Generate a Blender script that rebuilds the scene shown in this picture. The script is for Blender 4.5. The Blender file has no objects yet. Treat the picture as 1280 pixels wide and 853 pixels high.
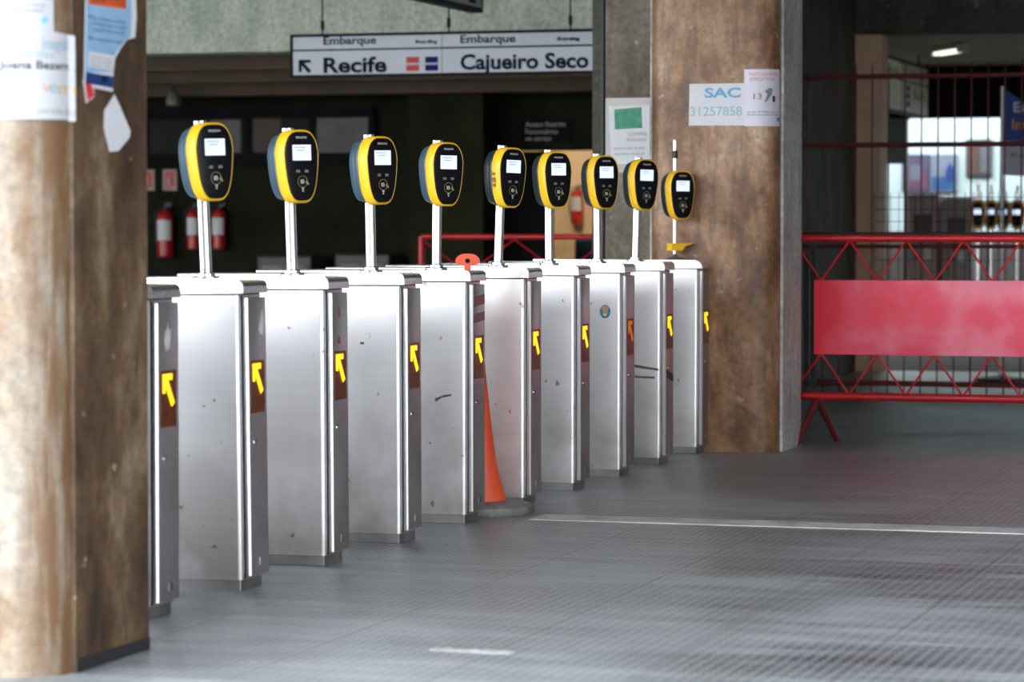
import bpy, bmesh, math, random
from mathutils import Vector, Matrix
random.seed(7)
S = bpy.context.scene
COL = S.collection
PI = math.pi
# ------------------------------------------------------------------ camera geometry
FPX = 3800.0
TH = math.atan(1168.0/FPX)
PT = math.atan(142.5/FPX)
CH = 1.17
_F = Vector((-math.sin(TH)*math.cos(PT), math.cos(TH)*math.cos(PT), -math.sin(PT)))
_R = Vector((math.cos(TH), math.sin(TH), 0))
_U = _R.cross(_F)
EYE = Vector((0, 0, CH))
def ray(px, py): return _F + _R*((px-640)/FPX) - _U*((py-426.5)/FPX)
def atY(px, py, Y):
    d = ray(px, py); return EYE + d*(Y/d.y)
def atX(px, py, X):
    d = ray(px, py); return EYE + d*(X/d.x)
def atZ(px, py, z=0.0):
    d = ray(px, py); return EYE + d*((z-CH)/d.z)
def proj(p):
    v = Vector(p)-EYE; k = v.dot(_F)
    return 640+FPX*v.dot(_R)/k, 426.5-FPX*v.dot(_U)/k
cd = bpy.data.cameras.new('camera'); cam = bpy.data.objects.new('camera', cd); COL.objects.link(cam)
cam.location = EYE; cam.rotation_euler = (PI/2-PT, 0, TH)
cd.sensor_width = 36; cd.lens = FPX/1280*36; cd.clip_end = 300; cd.clip_start = 0.1
cd.dof.use_dof = True; cd.dof.focus_distance = 12.4; cd.dof.aperture_fstop = 3.6
S.camera = cam
# ------------------------------------------------------------------ materials
MATS = {}
def nt(m):
    m.use_nodes = True; t = m.node_tree; return t, t.nodes, t.links, t.nodes['Principled BSDF']
def plain(name, col, rough=.5, metal=0.0, var=.06, scale=8, emis=None, estr=0, coat=0, spec=.5):
    if name in MATS: return MATS[name]
    m = bpy.data.materials.new(name); t, n, l, b = nt(m)
    b.inputs['Specular IOR Level'].default_value = spec
    tc = n.new('ShaderNodeTexCoord'); no = n.new('ShaderNodeTexNoise'); no.inputs['Scale'].default_value = scale
    no.inputs['Detail'].default_value = 4
    l.new(tc.outputs['Object'], no.inputs['Vector'])
    r = n.new('ShaderNodeMapRange'); r.inputs['From Min'].default_value = .3; r.inputs['From Max'].default_value = .7
    r.inputs['To Min'].default_value = 1-var; r.inputs['To Max'].default_value = 1+var
    l.new(no.outputs['Fac'], r.inputs['Value'])
    mx = n.new('ShaderNodeVectorMath'); mx.operation = 'SCALE'; mx.inputs[0].default_value = col[:3]
    l.new(r.outputs['Result'], mx.inputs['Scale']); l.new(mx.outputs['Vector'], b.inputs['Base Color'])
    b.inputs['Roughness'].default_value = rough; b.inputs['Metallic'].default_value = metal
    b.inputs['Coat Weight'].default_value = coat
    if emis:
        b.inputs['Emission Color'].default_value = (*emis, 1); b.inputs['Emission Strength'].default_value = estr
    MATS[name] = m; return m
def ramp(n, stops):
    r = n.new('ShaderNodeValToRGB'); e = r.color_ramp.elements
    e[0].position, e[0].color = stops[0][0], (*stops[0][1], 1)
    e[1].position, e[1].color = stops[-1][0], (*stops[-1][1], 1)
    for p, c in stops[1:-1]:
        x = e.new(p); x.color = (*c, 1)
    return r
def mixc(n, l, fac, a, b, mode='MIX'):
    m = n.new('ShaderNodeMix'); m.data_type = 'RGBA'; m.blend_type = mode
    for sock, v in ((m.inputs[0], fac), (m.inputs[6], a), (m.inputs[7], b)):
        if isinstance(v, (int, float)): sock.default_value = v
        elif isinstance(v, tuple): sock.default_value = (*v, 1)
        else: l.new(v, sock)
    return m.outputs[2]
def concrete(name, stops, streak=.5, rough=.75, stain=(.05, .03, .02), bump=.25, seed=0.0, edge=None):
    m = bpy.data.materials.new(name); t, n, l, b = nt(m)
    tc = n.new('ShaderNodeTexCoord')
    mp = n.new('ShaderNodeMapping'); mp.inputs['Scale'].default_value = (1.3, 1.3, .75); mp.inputs['Location'].default_value = (seed, seed, seed)
    l.new(tc.outputs['Object'], mp.inputs['Vector'])
    n1 = n.new('ShaderNodeTexNoise'); n1.inputs['Scale'].default_value = 3.2; n1.inputs['Detail'].default_value = 8; n1.inputs['Roughness'].default_value = .62
    l.new(mp.outputs['Vector'], n1.inputs['Vector'])
    c = ramp(n, stops); l.new(n1.outputs['Fac'], c.inputs['Fac'])
    mp2 = n.new('ShaderNodeMapping'); mp2.inputs['Scale'].default_value = (9, 9, 1.3); mp2.inputs['Location'].default_value = (seed, 0, seed)
    l.new(tc.outputs['Object'], mp2.inputs['Vector'])
    n2 = n.new('ShaderNodeTexNoise'); n2.inputs['Scale'].default_value = 2.5; n2.inputs['Detail'].default_value = 6
    l.new(mp2.outputs['Vector'], n2.inputs['Vector'])
    s = n.new('ShaderNodeMapRange'); s.inputs['From Min'].default_value = .5; s.inputs['From Max'].default_value = .72; s.inputs['To Max'].default_value = streak
    l.new(n2.outputs['Fac'], s.inputs['Value'])
    col = mixc(n, l, s.outputs['Result'], c.outputs['Color'], stain)
    n3 = n.new('ShaderNodeTexNoise'); n3.inputs['Scale'].default_value = 28; n3.inputs['Detail'].default_value = 8; n3.inputs['Roughness'].default_value = .7
    l.new(tc.outputs['Object'], n3.inputs['Vector'])
    s3 = n.new('ShaderNodeMapRange'); s3.inputs['From Min'].default_value = .3; s3.inputs['From Max'].default_value = .7; s3.inputs['To Min'].default_value = .6; s3.inputs['To Max'].default_value = 1.35
    l.new(n3.outputs['Fac'], s3.inputs['Value'])
    v = n.new('ShaderNodeVectorMath'); v.operation = 'SCALE'; l.new(col, v.inputs[0]); l.new(s3.outputs['Result'], v.inputs['Scale'])
    # chips: pale scattered specks
    n4 = n.new('ShaderNodeTexNoise'); n4.inputs['Scale'].default_value = 16; n4.inputs['Detail'].default_value = 3
    l.new(tc.outputs['Object'], n4.inputs['Vector'])
    s4 = n.new('ShaderNodeMapRange'); s4.inputs['From Min'].default_value = .69; s4.inputs['From Max'].default_value = .74; s4.inputs['To Max'].default_value = .6
    l.new(n4.outputs['Fac'], s4.inputs['Value'])
    col = mixc(n, l, s4.outputs['Result'], v.outputs['Vector'], (.5, .42, .34))
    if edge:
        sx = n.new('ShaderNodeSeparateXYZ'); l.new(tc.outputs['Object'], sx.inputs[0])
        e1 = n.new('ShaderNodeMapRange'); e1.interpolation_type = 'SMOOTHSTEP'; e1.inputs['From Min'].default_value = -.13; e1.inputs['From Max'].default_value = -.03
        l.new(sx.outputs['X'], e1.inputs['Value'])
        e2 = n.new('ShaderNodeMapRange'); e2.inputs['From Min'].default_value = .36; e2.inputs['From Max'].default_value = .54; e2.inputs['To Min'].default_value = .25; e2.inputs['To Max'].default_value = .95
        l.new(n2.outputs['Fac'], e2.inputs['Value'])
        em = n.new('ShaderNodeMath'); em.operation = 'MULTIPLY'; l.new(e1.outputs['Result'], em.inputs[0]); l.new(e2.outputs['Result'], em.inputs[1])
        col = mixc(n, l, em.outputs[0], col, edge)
    l.new(col, b.inputs['Base Color'])
    b.inputs['Roughness'].default_value = rough
    bp = n.new('ShaderNodeBump'); bp.inputs['Strength'].default_value = bump; bp.inputs['Distance'].default_value = .01
    l.new(n3.outputs['Fac'], bp.inputs['Height']); l.new(bp.outputs['Normal'], b.inputs['Normal'])
    MATS[name] = m; return m
def steel(name, base=(.82, .82, .83), rough=.33, tint=(.36, .34, .32), spots=True, seed=0.0, metal=.92):
    m = bpy.data.materials.new(name); t, n, l, b = nt(m)
    tc = n.new('ShaderNodeTexCoord')
    oi = n.new('ShaderNodeObjectInfo')
    av = n.new('ShaderNodeVectorMath'); av.operation = 'ADD'
    sc = n.new('ShaderNodeVectorMath'); sc.operation = 'SCALE'; sc.inputs['Scale'].default_value = 1.0
    l.new(oi.outputs['Location'], sc.inputs[0]); l.new(tc.outputs['Object'], av.inputs[0]); l.new(sc.outputs['Vector'], av.inputs[1])
    mp = n.new('ShaderNodeMapping'); mp.inputs['Scale'].default_value = (1.2, 1.2, 60); l.new(av.outputs['Vector'], mp.inputs['Vector'])
    br = n.new('ShaderNodeTexNoise'); br.inputs['Scale'].default_value = 3; br.inputs['Detail'].default_value = 5; l.new(mp.outputs['Vector'], br.inputs['Vector'])
    n1 = n.new('ShaderNodeTexNoise'); n1.inputs['Scale'].default_value = 3.5; n1.inputs['Detail'].default_value = 6; l.new(av.outputs['Vector'], n1.inputs['Vector'])
    # cloudy grime, deepened downwards to paint the shade on the lower plate
    sx = n.new('ShaderNodeSeparateXYZ'); l.new(tc.outputs['Object'], sx.inputs[0])
    g = n.new('ShaderNodeMapRange'); g.inputs['From Min'].default_value = .75; g.inputs['From Max'].default_value = .03; g.inputs['To Max'].default_value = .75
    l.new(sx.outputs['Z'], g.inputs['Value'])
    mul = n.new('ShaderNodeMath'); mul.operation = 'MULTIPLY'; l.new(g.outputs['Result'], mul.inputs[0])
    mr = n.new('ShaderNodeMapRange'); mr.inputs['From Min'].default_value = .38; mr.inputs['From Max'].default_value = .62; l.new(n1.outputs['Fac'], mr.inputs['Value'])
    l.new(mr.outputs['Result'], mul.inputs[1])
    c0 = mixc(n, l, mul.outputs[0], base, tint)
    mr2 = n.new('ShaderNodeMapRange'); mr2.inputs['From Min'].default_value = .3; mr2.inputs['From Max'].default_value = .7; mr2.inputs['To Min'].default_value = .97; mr2.inputs['To Max'].default_value = 1.02
    l.new(br.outputs['Fac'], mr2.inputs['Value'])
    v = n.new('ShaderNodeVectorMath'); v.operation = 'SCALE'; l.new(c0, v.inputs[0]); l.new(mr2.outputs['Result'], v.inputs['Scale'])
    out = v.outputs['Vector']
    if spots:
        n4 = n.new('ShaderNodeTexNoise'); n4.inputs['Scale'].default_value = 24; n4.inputs['Detail'].default_value = 2; l.new(av.outputs['Vector'], n4.inputs['Vector'])
        s4 = n.new('ShaderNodeMapRange'); s4.inputs['From Min'].default_value = .70; s4.inputs['From Max'].default_value = .75; s4.inputs['To Max'].default_value = .8; l.new(n4.outputs['Fac'], s4.inputs['Value'])
        out = mixc(n, l, s4.outputs['Result'], out, (.25, .13, .07))
    l.new(out, b.inputs['Base Color']); b.inputs['Metallic'].default_value = metal
    rr = n.new('ShaderNodeMapRange'); rr.inputs['To Min'].default_value = rough-.06; rr.inputs['To Max'].default_value = rough+.1; l.new(n1.outputs['Fac'], rr.inputs['Value'])
    l.new(rr.outputs['Result'], b.inputs['Roughness'])
    bp = n.new('ShaderNodeBump'); bp.inputs['Strength'].default_value = .03; bp.inputs['Distance'].default_value = .001
    l.new(br.outputs['Fac'], bp.inputs['Height']); l.new(bp.outputs['Normal'], b.inputs['Normal'])
    MATS[name] = m; return m
steel_side = steel('brushed_steel')
steel_end = steel('brushed_steel_end', base=(.70, .67, .69), rough=.36, spots=False)
steel_dark = steel('brushed_steel_worn', base=(.42, .36, .34), rough=.4, spots=False)
steel_lid = steel('lid_steel', base=(.82, .83, .85), rough=.25, spots=False)
kick = steel('plinth_steel', base=(.5, .5, .5), rough=.4, tint=(.15, .15, .15), spots=False)
chrome = plain('satin_pole', (.82, .83, .84), .18, 1.0, .03)
gapm = plain('black_gap', (.006, .006, .007), .7, spec=.1)
yellow = plain('yellow_plastic', (.95, .56, .015), .38, 0, .03)
slate = plain('slate_plastic', (.045, .095, .135), .42, 0, .06)
blackg = plain('black_gloss', (.005, .005, .007), .22, 0, .02, spec=.18)
blackp = plain('black_plastic', (.015, .015, .016), .45)
screenm = plain('lit_screen', (.1, .12, .15), .2, 0, .02, emis=(.70, .80, 1.0), estr=.66)
screenink = plain('screen_ink', (.1, .1, .3), .4, emis=(.35, .40, .80), estr=.36)
greym = plain('key_grey', (.16, .17, .18), .5)
whitemk = plain('white_mark', (.55, .57, .6), .5)
oliveg = plain('olive_mark', (.30, .25, .06), .5)
ambr = plain('amber_window', (.13, .030, .008), .22, 0, .25, 30)
amberon = plain('lit_arrow', (.6, .4, .02), .4, 0, .02, emis=(1.0, .58, .01), estr=.85)
redp = plain('red_paint', (.50, .012, .018), .35, 0, .15, 5)
redd = plain('dark_red_paint', (.14, .014, .014), .45, 0, .2, 6)
orange = plain('orange_plastic', (.78, .095, .03), .45, 0, .1, 12)
rubber = plain('grey_rubber', (.20, .20, .19), .6, 0, .3, 20)
paper = plain('white_paper', (.66, .67, .70), .6, 0, .03, 12)
paperb = plain('pale_blue_paper', (.26, .45, .66), .5, 0, .12, 10)
navy = plain('navy_ink', (.012, .04, .17), .5)
ink = plain('black_ink', (.015, .015, .02), .5)
inkg = plain('grey_ink', (.24, .25, .28), .5)
palei = plain('pale_blue_ink', (.50, .66, .80), .5)
bluei = plain('blue_ink', (.08, .30, .52), .5)
redi = plain('red_ink', (.62, .04, .04), .5)
orangei = plain('orange_ink', (.75, .12, .03), .5)
greeni = plain('green_ink', (.03, .25, .14), .5, 0, .3, 30)
yeli = plain('yellow_ink', (.55, .38, .03), .5)
signw = plain('sign_white', (.52, .56, .62), .35, 0, .03)
signfr = plain('sign_frame', (.005, .006, .010), .5, spec=.15)
darkm = plain('dark_metal', (.010, .011, .011), .5, spec=.25)
board = plain('dark_board', (.014, .014, .013), .6, 0, .25, 3, spec=.15)
brownb = plain('brown_board', (.05, .028, .014), .6, 0, .2, 4)
greyb = plain('grey_metal_box', (.06, .062, .058), .5, 0, .12)
beige = plain('beige_wall_paint', (.80, .60, .38), .6, 0, .06, 2)
beamc = plain('brown_beam_paint', (.17, .115, .075), .7, 0, .2, 2)
hallw = plain('hall_white_paint', (.45, .54, .52), .5, 0, .04, 1)
hallc = plain('cream_paint', (.80, .55, .36), .6, 0, .1, 2)
hallceil = plain('hall_ceiling_paint', (.40, .37, .30), .7, 0, .15, 1)
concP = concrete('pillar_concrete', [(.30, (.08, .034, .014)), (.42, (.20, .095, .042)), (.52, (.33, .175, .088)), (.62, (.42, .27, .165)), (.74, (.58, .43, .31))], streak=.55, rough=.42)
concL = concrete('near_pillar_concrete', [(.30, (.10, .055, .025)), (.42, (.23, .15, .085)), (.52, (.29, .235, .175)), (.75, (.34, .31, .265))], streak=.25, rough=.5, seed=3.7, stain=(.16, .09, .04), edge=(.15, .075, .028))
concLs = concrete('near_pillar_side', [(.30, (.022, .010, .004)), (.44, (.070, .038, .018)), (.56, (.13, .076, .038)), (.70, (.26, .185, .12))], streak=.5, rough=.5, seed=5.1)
concS = concrete('grey_side_concrete', [(.3, (.36, .38, .36)), (.5, (.52, .54, .51)), (.7, (.66, .68, .65))], streak=.35, seed=9.1)
concR = concrete('rear_pier_concrete', [(.3, (.10, .08, .055)), (.5, (.17, .145, .11)), (.7, (.25, .22, .18))], streak=.3, seed=2.2)
concD = concrete('dark_wall_concrete', [(.3, (.05, .052, .038)), (.5, (.085, .088, .066)), (.7, (.13, .133, .105))], streak=.3, seed=1.2)
concB = concrete('beam_concrete', [(.3, (.48, .54, .43)), (.5, (.66, .71, .59)), (.7, (.76, .80, .70))], streak=.25, seed=6.0, stain=(.2, .22, .16))
roofm = plain('roof_concrete', (.22, .21, .19), .8, 0, .15, 2)
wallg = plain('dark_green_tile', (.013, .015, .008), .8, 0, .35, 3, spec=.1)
wallb = plain('side_wall_grey', (.34, .31, .31), .7, 0, .1, 1)
# floor
def floor_mat():
    m = bpy.data.materials.new('studded_rubber_floor'); t, n, l, b = nt(m)
    tc = n.new('ShaderNodeTexCoord')
    sx = n.new('ShaderNodeSeparateXYZ'); l.new(tc.outputs['Object'], sx.inputs[0])
    def M(op, a, b2=None):
        q = n.new('ShaderNodeMath'); q.operation = op
        for i, v in enumerate((a, b2)):
            if v is None: continue
            if isinstance(v, (int, float)): q.inputs[i].default_value = v
            else: l.new(v, q.inputs[i])
        return q.outputs[0]
    kx = M('SINE', M('MULTIPLY', sx.outputs['X'], 2*PI/.034)); ky = M('SINE', M('MULTIPLY', sx.outputs['Y'], 2*PI/.07))
    st = M('ADD', M('MULTIPLY', kx, .8), M('MULTIPLY', ky, .45))
    stud = n.new('ShaderNodeMapRange'); stud.inputs['From Min'].default_value = .05; stud.inputs['From Max'].default_value = .45; l.new(st, stud.inputs['Value'])
    n1 = n.new('ShaderNodeTexNoise'); n1.inputs['Scale'].default_value = .9; n1.inputs['Detail'].default_value = 7; n1.inputs['Roughness'].default_value = .6
    l.new(tc.outputs['Object'], n1.inputs['Vector'])
    mp = n.new('ShaderNodeMapping'); mp.inputs['Scale'].default_value = (.6, 4, 1); l.new(tc.outputs['Object'], mp.inputs['Vector'])
    n2 = n.new('ShaderNodeTexNoise'); n2.inputs['Scale'].default_value = 2.0; n2.inputs['Detail'].default_value = 8; n2.inputs['Roughness'].default_value = .7; l.new(mp.outputs['Vector'], n2.inputs['Vector'])
    ad = M('MULTIPLY', M('ADD', n1.outputs['Fac'], n2.outputs['Fac']), .5)
    c = ramp(n, [(.38, (.085, .096, .104)), (.48, (.20, .22, .235)), (.58, (.37, .40, .42))]); l.new(ad, c.inputs['Fac'])
    col = mixc(n, l, M('MULTIPLY', stud.outputs['Result'], .36), c.outputs['Color'], (.45, .48, .50))
    br = n.new('ShaderNodeTexBrick'); br.offset = 0; br.inputs['Scale'].default_value = 1.0
    br.inputs['Brick Width'].default_value = .5; br.inputs['Row Height'].default_value = .5; br.inputs['Mortar Size'].default_value = .004
    br.inputs['Color1'].default_value = (0, 0, 0, 1); br.inputs['Color2'].default_value = (.35, .35, .35, 1); br.inputs['Mortar'].default_value = (1, 1, 1, 1)
    l.new(tc.outputs['Object'], br.inputs['Vector'])
    col = mixc(n, l, M('MULTIPLY', br.outputs['Fac'], .5), col, (.04, .043, .046))
    col = mixc(n, l, M('MULTIPLY', br.outputs['Color'], .18), col, (.3, .31, .32))
    # worn pale specks
    n4 = n.new('ShaderNodeTexNoise'); n4.inputs['Scale'].default_value = 11; n4.inputs['Detail'].default_value = 2; l.new(tc.outputs['Object'], n4.inputs['Vector'])
    s4 = n.new('ShaderNodeMapRange'); s4.inputs['From Min'].default_value = .74; s4.inputs['From Max'].default_value = .78; s4.inputs['To Max'].default_value = .7; l.new(n4.outputs['Fac'], s4.inputs['Value'])
    col = mixc(n, l, s4.outputs['Result'], col, (.5, .5, .48))
    l.new(col, b.inputs['Base Color'])
    rr = n.new('ShaderNodeMapRange'); rr.inputs['From Min'].default_value = .35; rr.inputs['From Max'].default_value = .65; rr.inputs['To Min'].default_value = .30; rr.inputs['To Max'].default_value = .50
    l.new(ad, rr.inputs['Value']); l.new(rr.outputs['Result'], b.inputs['Roughness'])
    bp = n.new('ShaderNodeBump'); bp.inputs['Strength'].default_value = .35; bp.inputs['Distance'].default_value = .003
    l.new(M('ADD', stud.outputs['Result'], M('MULTIPLY', n2.outputs['Fac'], 1.2)), bp.inputs['Height']); l.new(bp.outputs['Normal'], b.inputs['Normal'])
    return m
floorm = floor_mat()
stripm = plain('floor_strip', (.62, .60, .59), .7, 0, .25, 6)
# barrier panel paint: faded pink patches on red
def panel_mat():
    m = bpy.data.materials.new('faded_red_panel'); t, n, l, b = nt(m)
    tc = n.new('ShaderNodeTexCoord'); n1 = n.new('ShaderNodeTexNoise'); n1.inputs['Scale'].default_value = 2.2; n1.inputs['Detail'].default_value = 6
    l.new(tc.outputs['Object'], n1.inputs['Vector'])
    sx = n.new('ShaderNodeSeparateXYZ'); l.new(tc.outputs['Object'], sx.inputs[0])
    g = n.new('ShaderNodeMapRange'); g.inputs['From Min'].default_value = 0.02; g.inputs['From Max'].default_value = .75; g.inputs['To Min'].default_value = -.22; g.inputs['To Max'].default_value = .1
    l.new(sx.outputs['X'], g.inputs['Value'])
    a = n.new('ShaderNodeMath'); a.operation = 'ADD'; l.new(n1.outputs['Fac'], a.inputs[0]); l.new(g.outputs['Result'], a.inputs[1])
    c = ramp(n, [(.3, (.80, .006, .035)), (.46, (.82, .06, .12)), (.6, (.85, .20, .29)), (.8, (.72, .15, .27))]); l.new(a.outputs[0], c.inputs['Fac'])
    l.new(c.outputs['Color'], b.inputs['Base Color']); b.inputs['Roughness'].default_value = .45
    return m
panelm = panel_mat()
# ------------------------------------------------------------------ mesh helpers
def tag(o, label=None, cat=None, group=None, kind=None):
    if label: o['label'] = label
    if cat: o['category'] = cat
    if group: o['group'] = group
    if kind: o['kind'] = kind
    return o
def thing(name, loc, label, cat, rz=0, group=None):
    o = bpy.data.objects.new(name, None); COL.objects.link(o); o.location = loc; o.rotation_euler = (0, 0, rz)
    o.empty_display_size = .1
    return tag(o, label, cat, group)
def obj(name, bm, mat, parent=None, smooth=None):
    me = bpy.data.meshes.new(name); bmesh.ops.recalc_face_normals(bm, faces=bm.faces[:]); bm.to_mesh(me); bm.free()
    if isinstance(mat, (list, tuple)):
        for m in mat: me.materials.append(m)
    else: me.materials.append(mat)
    o = bpy.data.objects.new(name, me); COL.objects.link(o)
    if parent: o.parent = parent
    if smooth:
        for p in me.polygons: p.use_smooth = True
        me.set_sharp_from_angle(angle=math.radians(smooth))
    return o
def BM(): return bmesh.new()
def box(bm, x0, x1, y0, y1, z0, z1, bev=0, seg=2, edges=None):
    vs = [bm.verts.new((x, y, z)) for z in (z0, z1) for y in (y0, y1) for x in (x0, x1)]
    fs = [(0, 2, 3, 1), (4, 5, 7, 6), (0, 1, 5, 4), (2, 6, 7, 3), (0, 4, 6, 2), (1, 3, 7, 5)]
    F = [bm.faces.new([vs[i] for i in f]) for f in fs]
    if bev:
        E = set(e for f in F for e in f.edges)
        if edges: E = [e for e in E if edges(e)]
        bmesh.ops.bevel(bm, geom=list(E), offset=bev, segments=seg, profile=.5, affect='EDGES')
    return bm
def bx(x0, x1, y0, y1, z0, z1, bev=0, seg=2): return box(BM(), x0, x1, y0, y1, z0, z1, bev, seg)
def tube(bm, pts, r, seg=10, cap=True):
    pts = [Vector(p) for p in pts]; rings = []
    if not isinstance(r, (list, tuple)): r = [r]*len(pts)
    ref = None
    for i, p in enumerate(pts):
        d = (pts[min(i+1, len(pts)-1)]-pts[max(i-1, 0)]).normalized()
        if ref is None: ref = Vector((0, 0, 1)) if abs(d.z) < .9 else Vector((1, 0, 0))
        a = d.cross(ref).normalized(); b = d.cross(a); ref = b.cross(d)*-1 if False else ref
        rings.append([bm.verts.new(p+(a*math.cos(t)+b*math.sin(t))*r[i]) for t in [2*PI*k/seg for k in range(seg)]])
    for i in range(len(rings)-1):
        for k in range(seg): bm.faces.new((rings[i][k], rings[i][(k+1) % seg], rings[i+1][(k+1) % seg], rings[i+1][k]))
    if cap: bm.faces.new(rings[0][::-1]); bm.faces.new(rings[-1])
    return bm
def lathe(bm, prof, seg=28, c=(0, 0, 0)):
    rings = []
    for r, z in prof:
        if r < 1e-6: rings.append([bm.verts.new((c[0], c[1], c[2]+z))])
        else: rings.append([bm.verts.new((c[0]+r*math.cos(2*PI*k/seg), c[1]+r*math.sin(2*PI*k/seg), c[2]+z)) for k in range(seg)])
    for a, b in zip(rings, rings[1:]):
        for k in range(seg):
            k2 = (k+1) % seg
            if len(a) == 1 and len(b) == 1: continue
            if len(a) == 1: bm.faces.new((a[0], b[k], b[k2]))
            elif len(b) == 1: bm.faces.new((a[k], a[k2], b[0]))
            else: bm.faces.new((a[k], a[k2], b[k2], b[k]))
    return bm
def prism(bm, pts, f0, f1):
    """pts 2-D loop; f0/f1 map (u,v)->3-D for the two caps"""
    a = [bm.verts.new(f0(*p)) for p in pts]; b = [bm.verts.new(f1(*p)) for p in pts]
    n = len(pts)
    for k in range(n): bm.faces.new((a[k], a[(k+1) % n], b[(k+1) % n], b[k]))
    bm.faces.new(a[::-1]); bm.faces.new(b)
    return bm
def vprism(pts, z0, z1, bm=None):
    return prism(bm or BM(), pts, lambda x, y: (x, y, z0), lambda x, y: (x, y, z1))
def text_bm(s, size, thick=.0015, align='LEFT', bold=0.0, sx=1.0):
    """lettering in the x/z plane, facing -y"""
    cu = bpy.data.curves.new('t', 'FONT'); cu.body = s; cu.size = size; cu.extrude = thick; cu.offset = bold
    cu.align_x = align; cu.resolution_u = 3
    o = bpy.data.objects.new('t', cu); COL.objects.link(o)
    dg = bpy.context.evaluated_depsgraph_get(); dg.update()
    me = bpy.data.meshes.new_from_object(o.evaluated_get(dg)); bm = BM(); bm.from_mesh(me)
    bpy.data.objects.remove(o); bpy.data.curves.remove(cu); bpy.data.meshes.remove(me)
    bmesh.ops.transform(bm, matrix=Matrix.Rotation(PI/2, 4, 'X') @ Matrix.Diagonal((sx, 1, 1, 1)), verts=bm.verts)
    return bm
CAP = None
def cap_h():
    global CAP
    if CAP is None:
        b = text_bm('E', 1, 0); CAP = max(v.co.z for v in b.verts); b.free()
    return CAP
def move(bm, x=0, y=0, z=0, rz=0):
    bmesh.ops.transform(bm, matrix=Matrix.Translation((x, y, z)) @ Matrix.Rotation(rz, 4, 'Z'), verts=bm.verts); return bm
def dup(root, loc, label=None, rz=None):
    r = root.copy(); COL.objects.link(r); r.location = loc
    if rz is not None: r.rotation_euler = (0, 0, rz)
    if label: r['label'] = label
    for ch in list(root.children):
        c = ch.copy(); COL.objects.link(c); c.parent = r
        for g in list(ch.children):
            d = g.copy(); COL.objects.link(d); d.parent = c
    return r
def struct(name, bm, mat, **k): return tag(obj(name, bm, mat, **k), kind='structure')
# ------------------------------------------------------------------ setting
ROOF = 4.6
struct('floor', bx(-60, 40, -60, 40, -.1, 0), floorm)
DX = atY(752, 300, 16.6).x                       # wall that divides the gate hall from the passage
FY = 22.0                                        # beam above the gate hall
fz = atY(280, 66, FY).z
struct('ceiling', bx(-24, 8, 2.5, 30, ROOF, ROOF+.3), roofm)
# concrete beam across the back of the gate hall
struct('trim_1', bx(-24, DX-.02, FY, FY+.35, fz, ROOF-.002, .015), concB)
# lower ceiling behind it
struct('ceiling_2', bx(-24, DX-.02, FY+.352, 25.0, fz+.06, fz+.2), beamc)
BY = 25.0
ox0, ox1 = atY(608, 188, BY).x, atY(757, 188, BY).x
oz = atY(650, 188, BY).z
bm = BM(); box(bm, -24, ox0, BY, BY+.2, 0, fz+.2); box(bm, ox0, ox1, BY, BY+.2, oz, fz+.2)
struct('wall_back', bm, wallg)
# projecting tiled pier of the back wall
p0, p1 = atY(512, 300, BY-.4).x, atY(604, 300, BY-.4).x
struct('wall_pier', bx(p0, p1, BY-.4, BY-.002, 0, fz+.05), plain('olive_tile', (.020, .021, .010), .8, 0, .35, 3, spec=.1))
struct('wall_left', bx(-24.2, -24, 13, 25.2, 0, ROOF-.002), wallb)
struct('wall_sky_block', bx(-60, 30, -24, -23.7, 0, 5.6), plain('sky_block_grey', (.35, .33, .30), .8, 0, .2, .5))  # unseen wall added behind the camera to block the low sky
struct('wall_right', bx(6, 6.25, 7, 38, 0, ROOF-.002), wallb)  # unseen side wall, its start and tone shaped to light the gate ends
# beams under the low ceiling
for i, (py, Y, h) in enumerate(((88, 22.9, .09), (104, 23.7, .11), (120, 24.5, .14))):
    z = atY(250, py, Y).z
    struct('trim_%d' % (i+2), bx(-20, DX-.02, Y, Y+.22, z, fz+.055, .01), beamc)
# dividing wall and cream column at its end
yw = 24.0
struct('wall_divider', bx(DX-.25, DX, 17.3, 24.295, 0, ROOF-.002), concD)
lz_ = atY(1160, 40, 24.2).z; c1 = atY(1101, 250, 24.3).x
struct('trim_5', bx(DX-.25, c1, 24.3, 24.6, 0, lz_-.003, .01), hallc)
lz = atY(1160, 40, 24.2).z
struct('trim_6', bx(DX+.002, 6, 24.21, 24.6, lz, ROOF-.002, .01), concD)
# passage hall beyond
struct('ceiling_3', bx(-11, 6, 24.61, 30, 2.76, 2.9), hallceil)
fz2 = atY(1210, 147, 30.0).z
struct('trim_7', bx(-11, 6, 30.001, 30.2, fz2, 3.6), gapm)
struct('floor_2', bx(-10.99, 5.99, 24.62, 35.92, .0002, .004), plain('passage_floor', (.15, .13, .11), .75, 0, .2, 1.5, spec=.2))
struct('ceiling_light_block', bx(-11, 6, 30.201, 33.4, 3.4, 3.55), hallceil)  # unseen slab added to keep skylight off the passage floor
struct('wall_far', bx(-11, 6, 36, 36.2, 0, 3.6), hallw)
struct('trim_10', bx(-10.99, 6, 35.93, 35.999, 0, 1.12, .01), plain('wainscot_taupe', (.085, .075, .065), .5, 0, .15, 2))
struct('wall_far_left', bx(-11.2, -11, 25.3, 36.2, 0, 3.6), hallw)
# staff room behind the opening
struct('wall_room_back', bx(-11, -6.6, 28.2, 28.4, 0, 2.6), beige)
struct('ceiling_4', bx(-11, -6.6, 25.21, 28.19, 2.6, 2.72), beamc)
struct('wall_room_right', bx(-6.6, -6.4, 25.21, 28.4, 0, 2.72), beige)
d0, d1 = atY(609, 188, BY+.05).x, atY(690, 188, BY+.05).x
struct('door_1', bx(d0, d1, BY+.06, BY+.11, .01, oz-.01), gapm)
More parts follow.
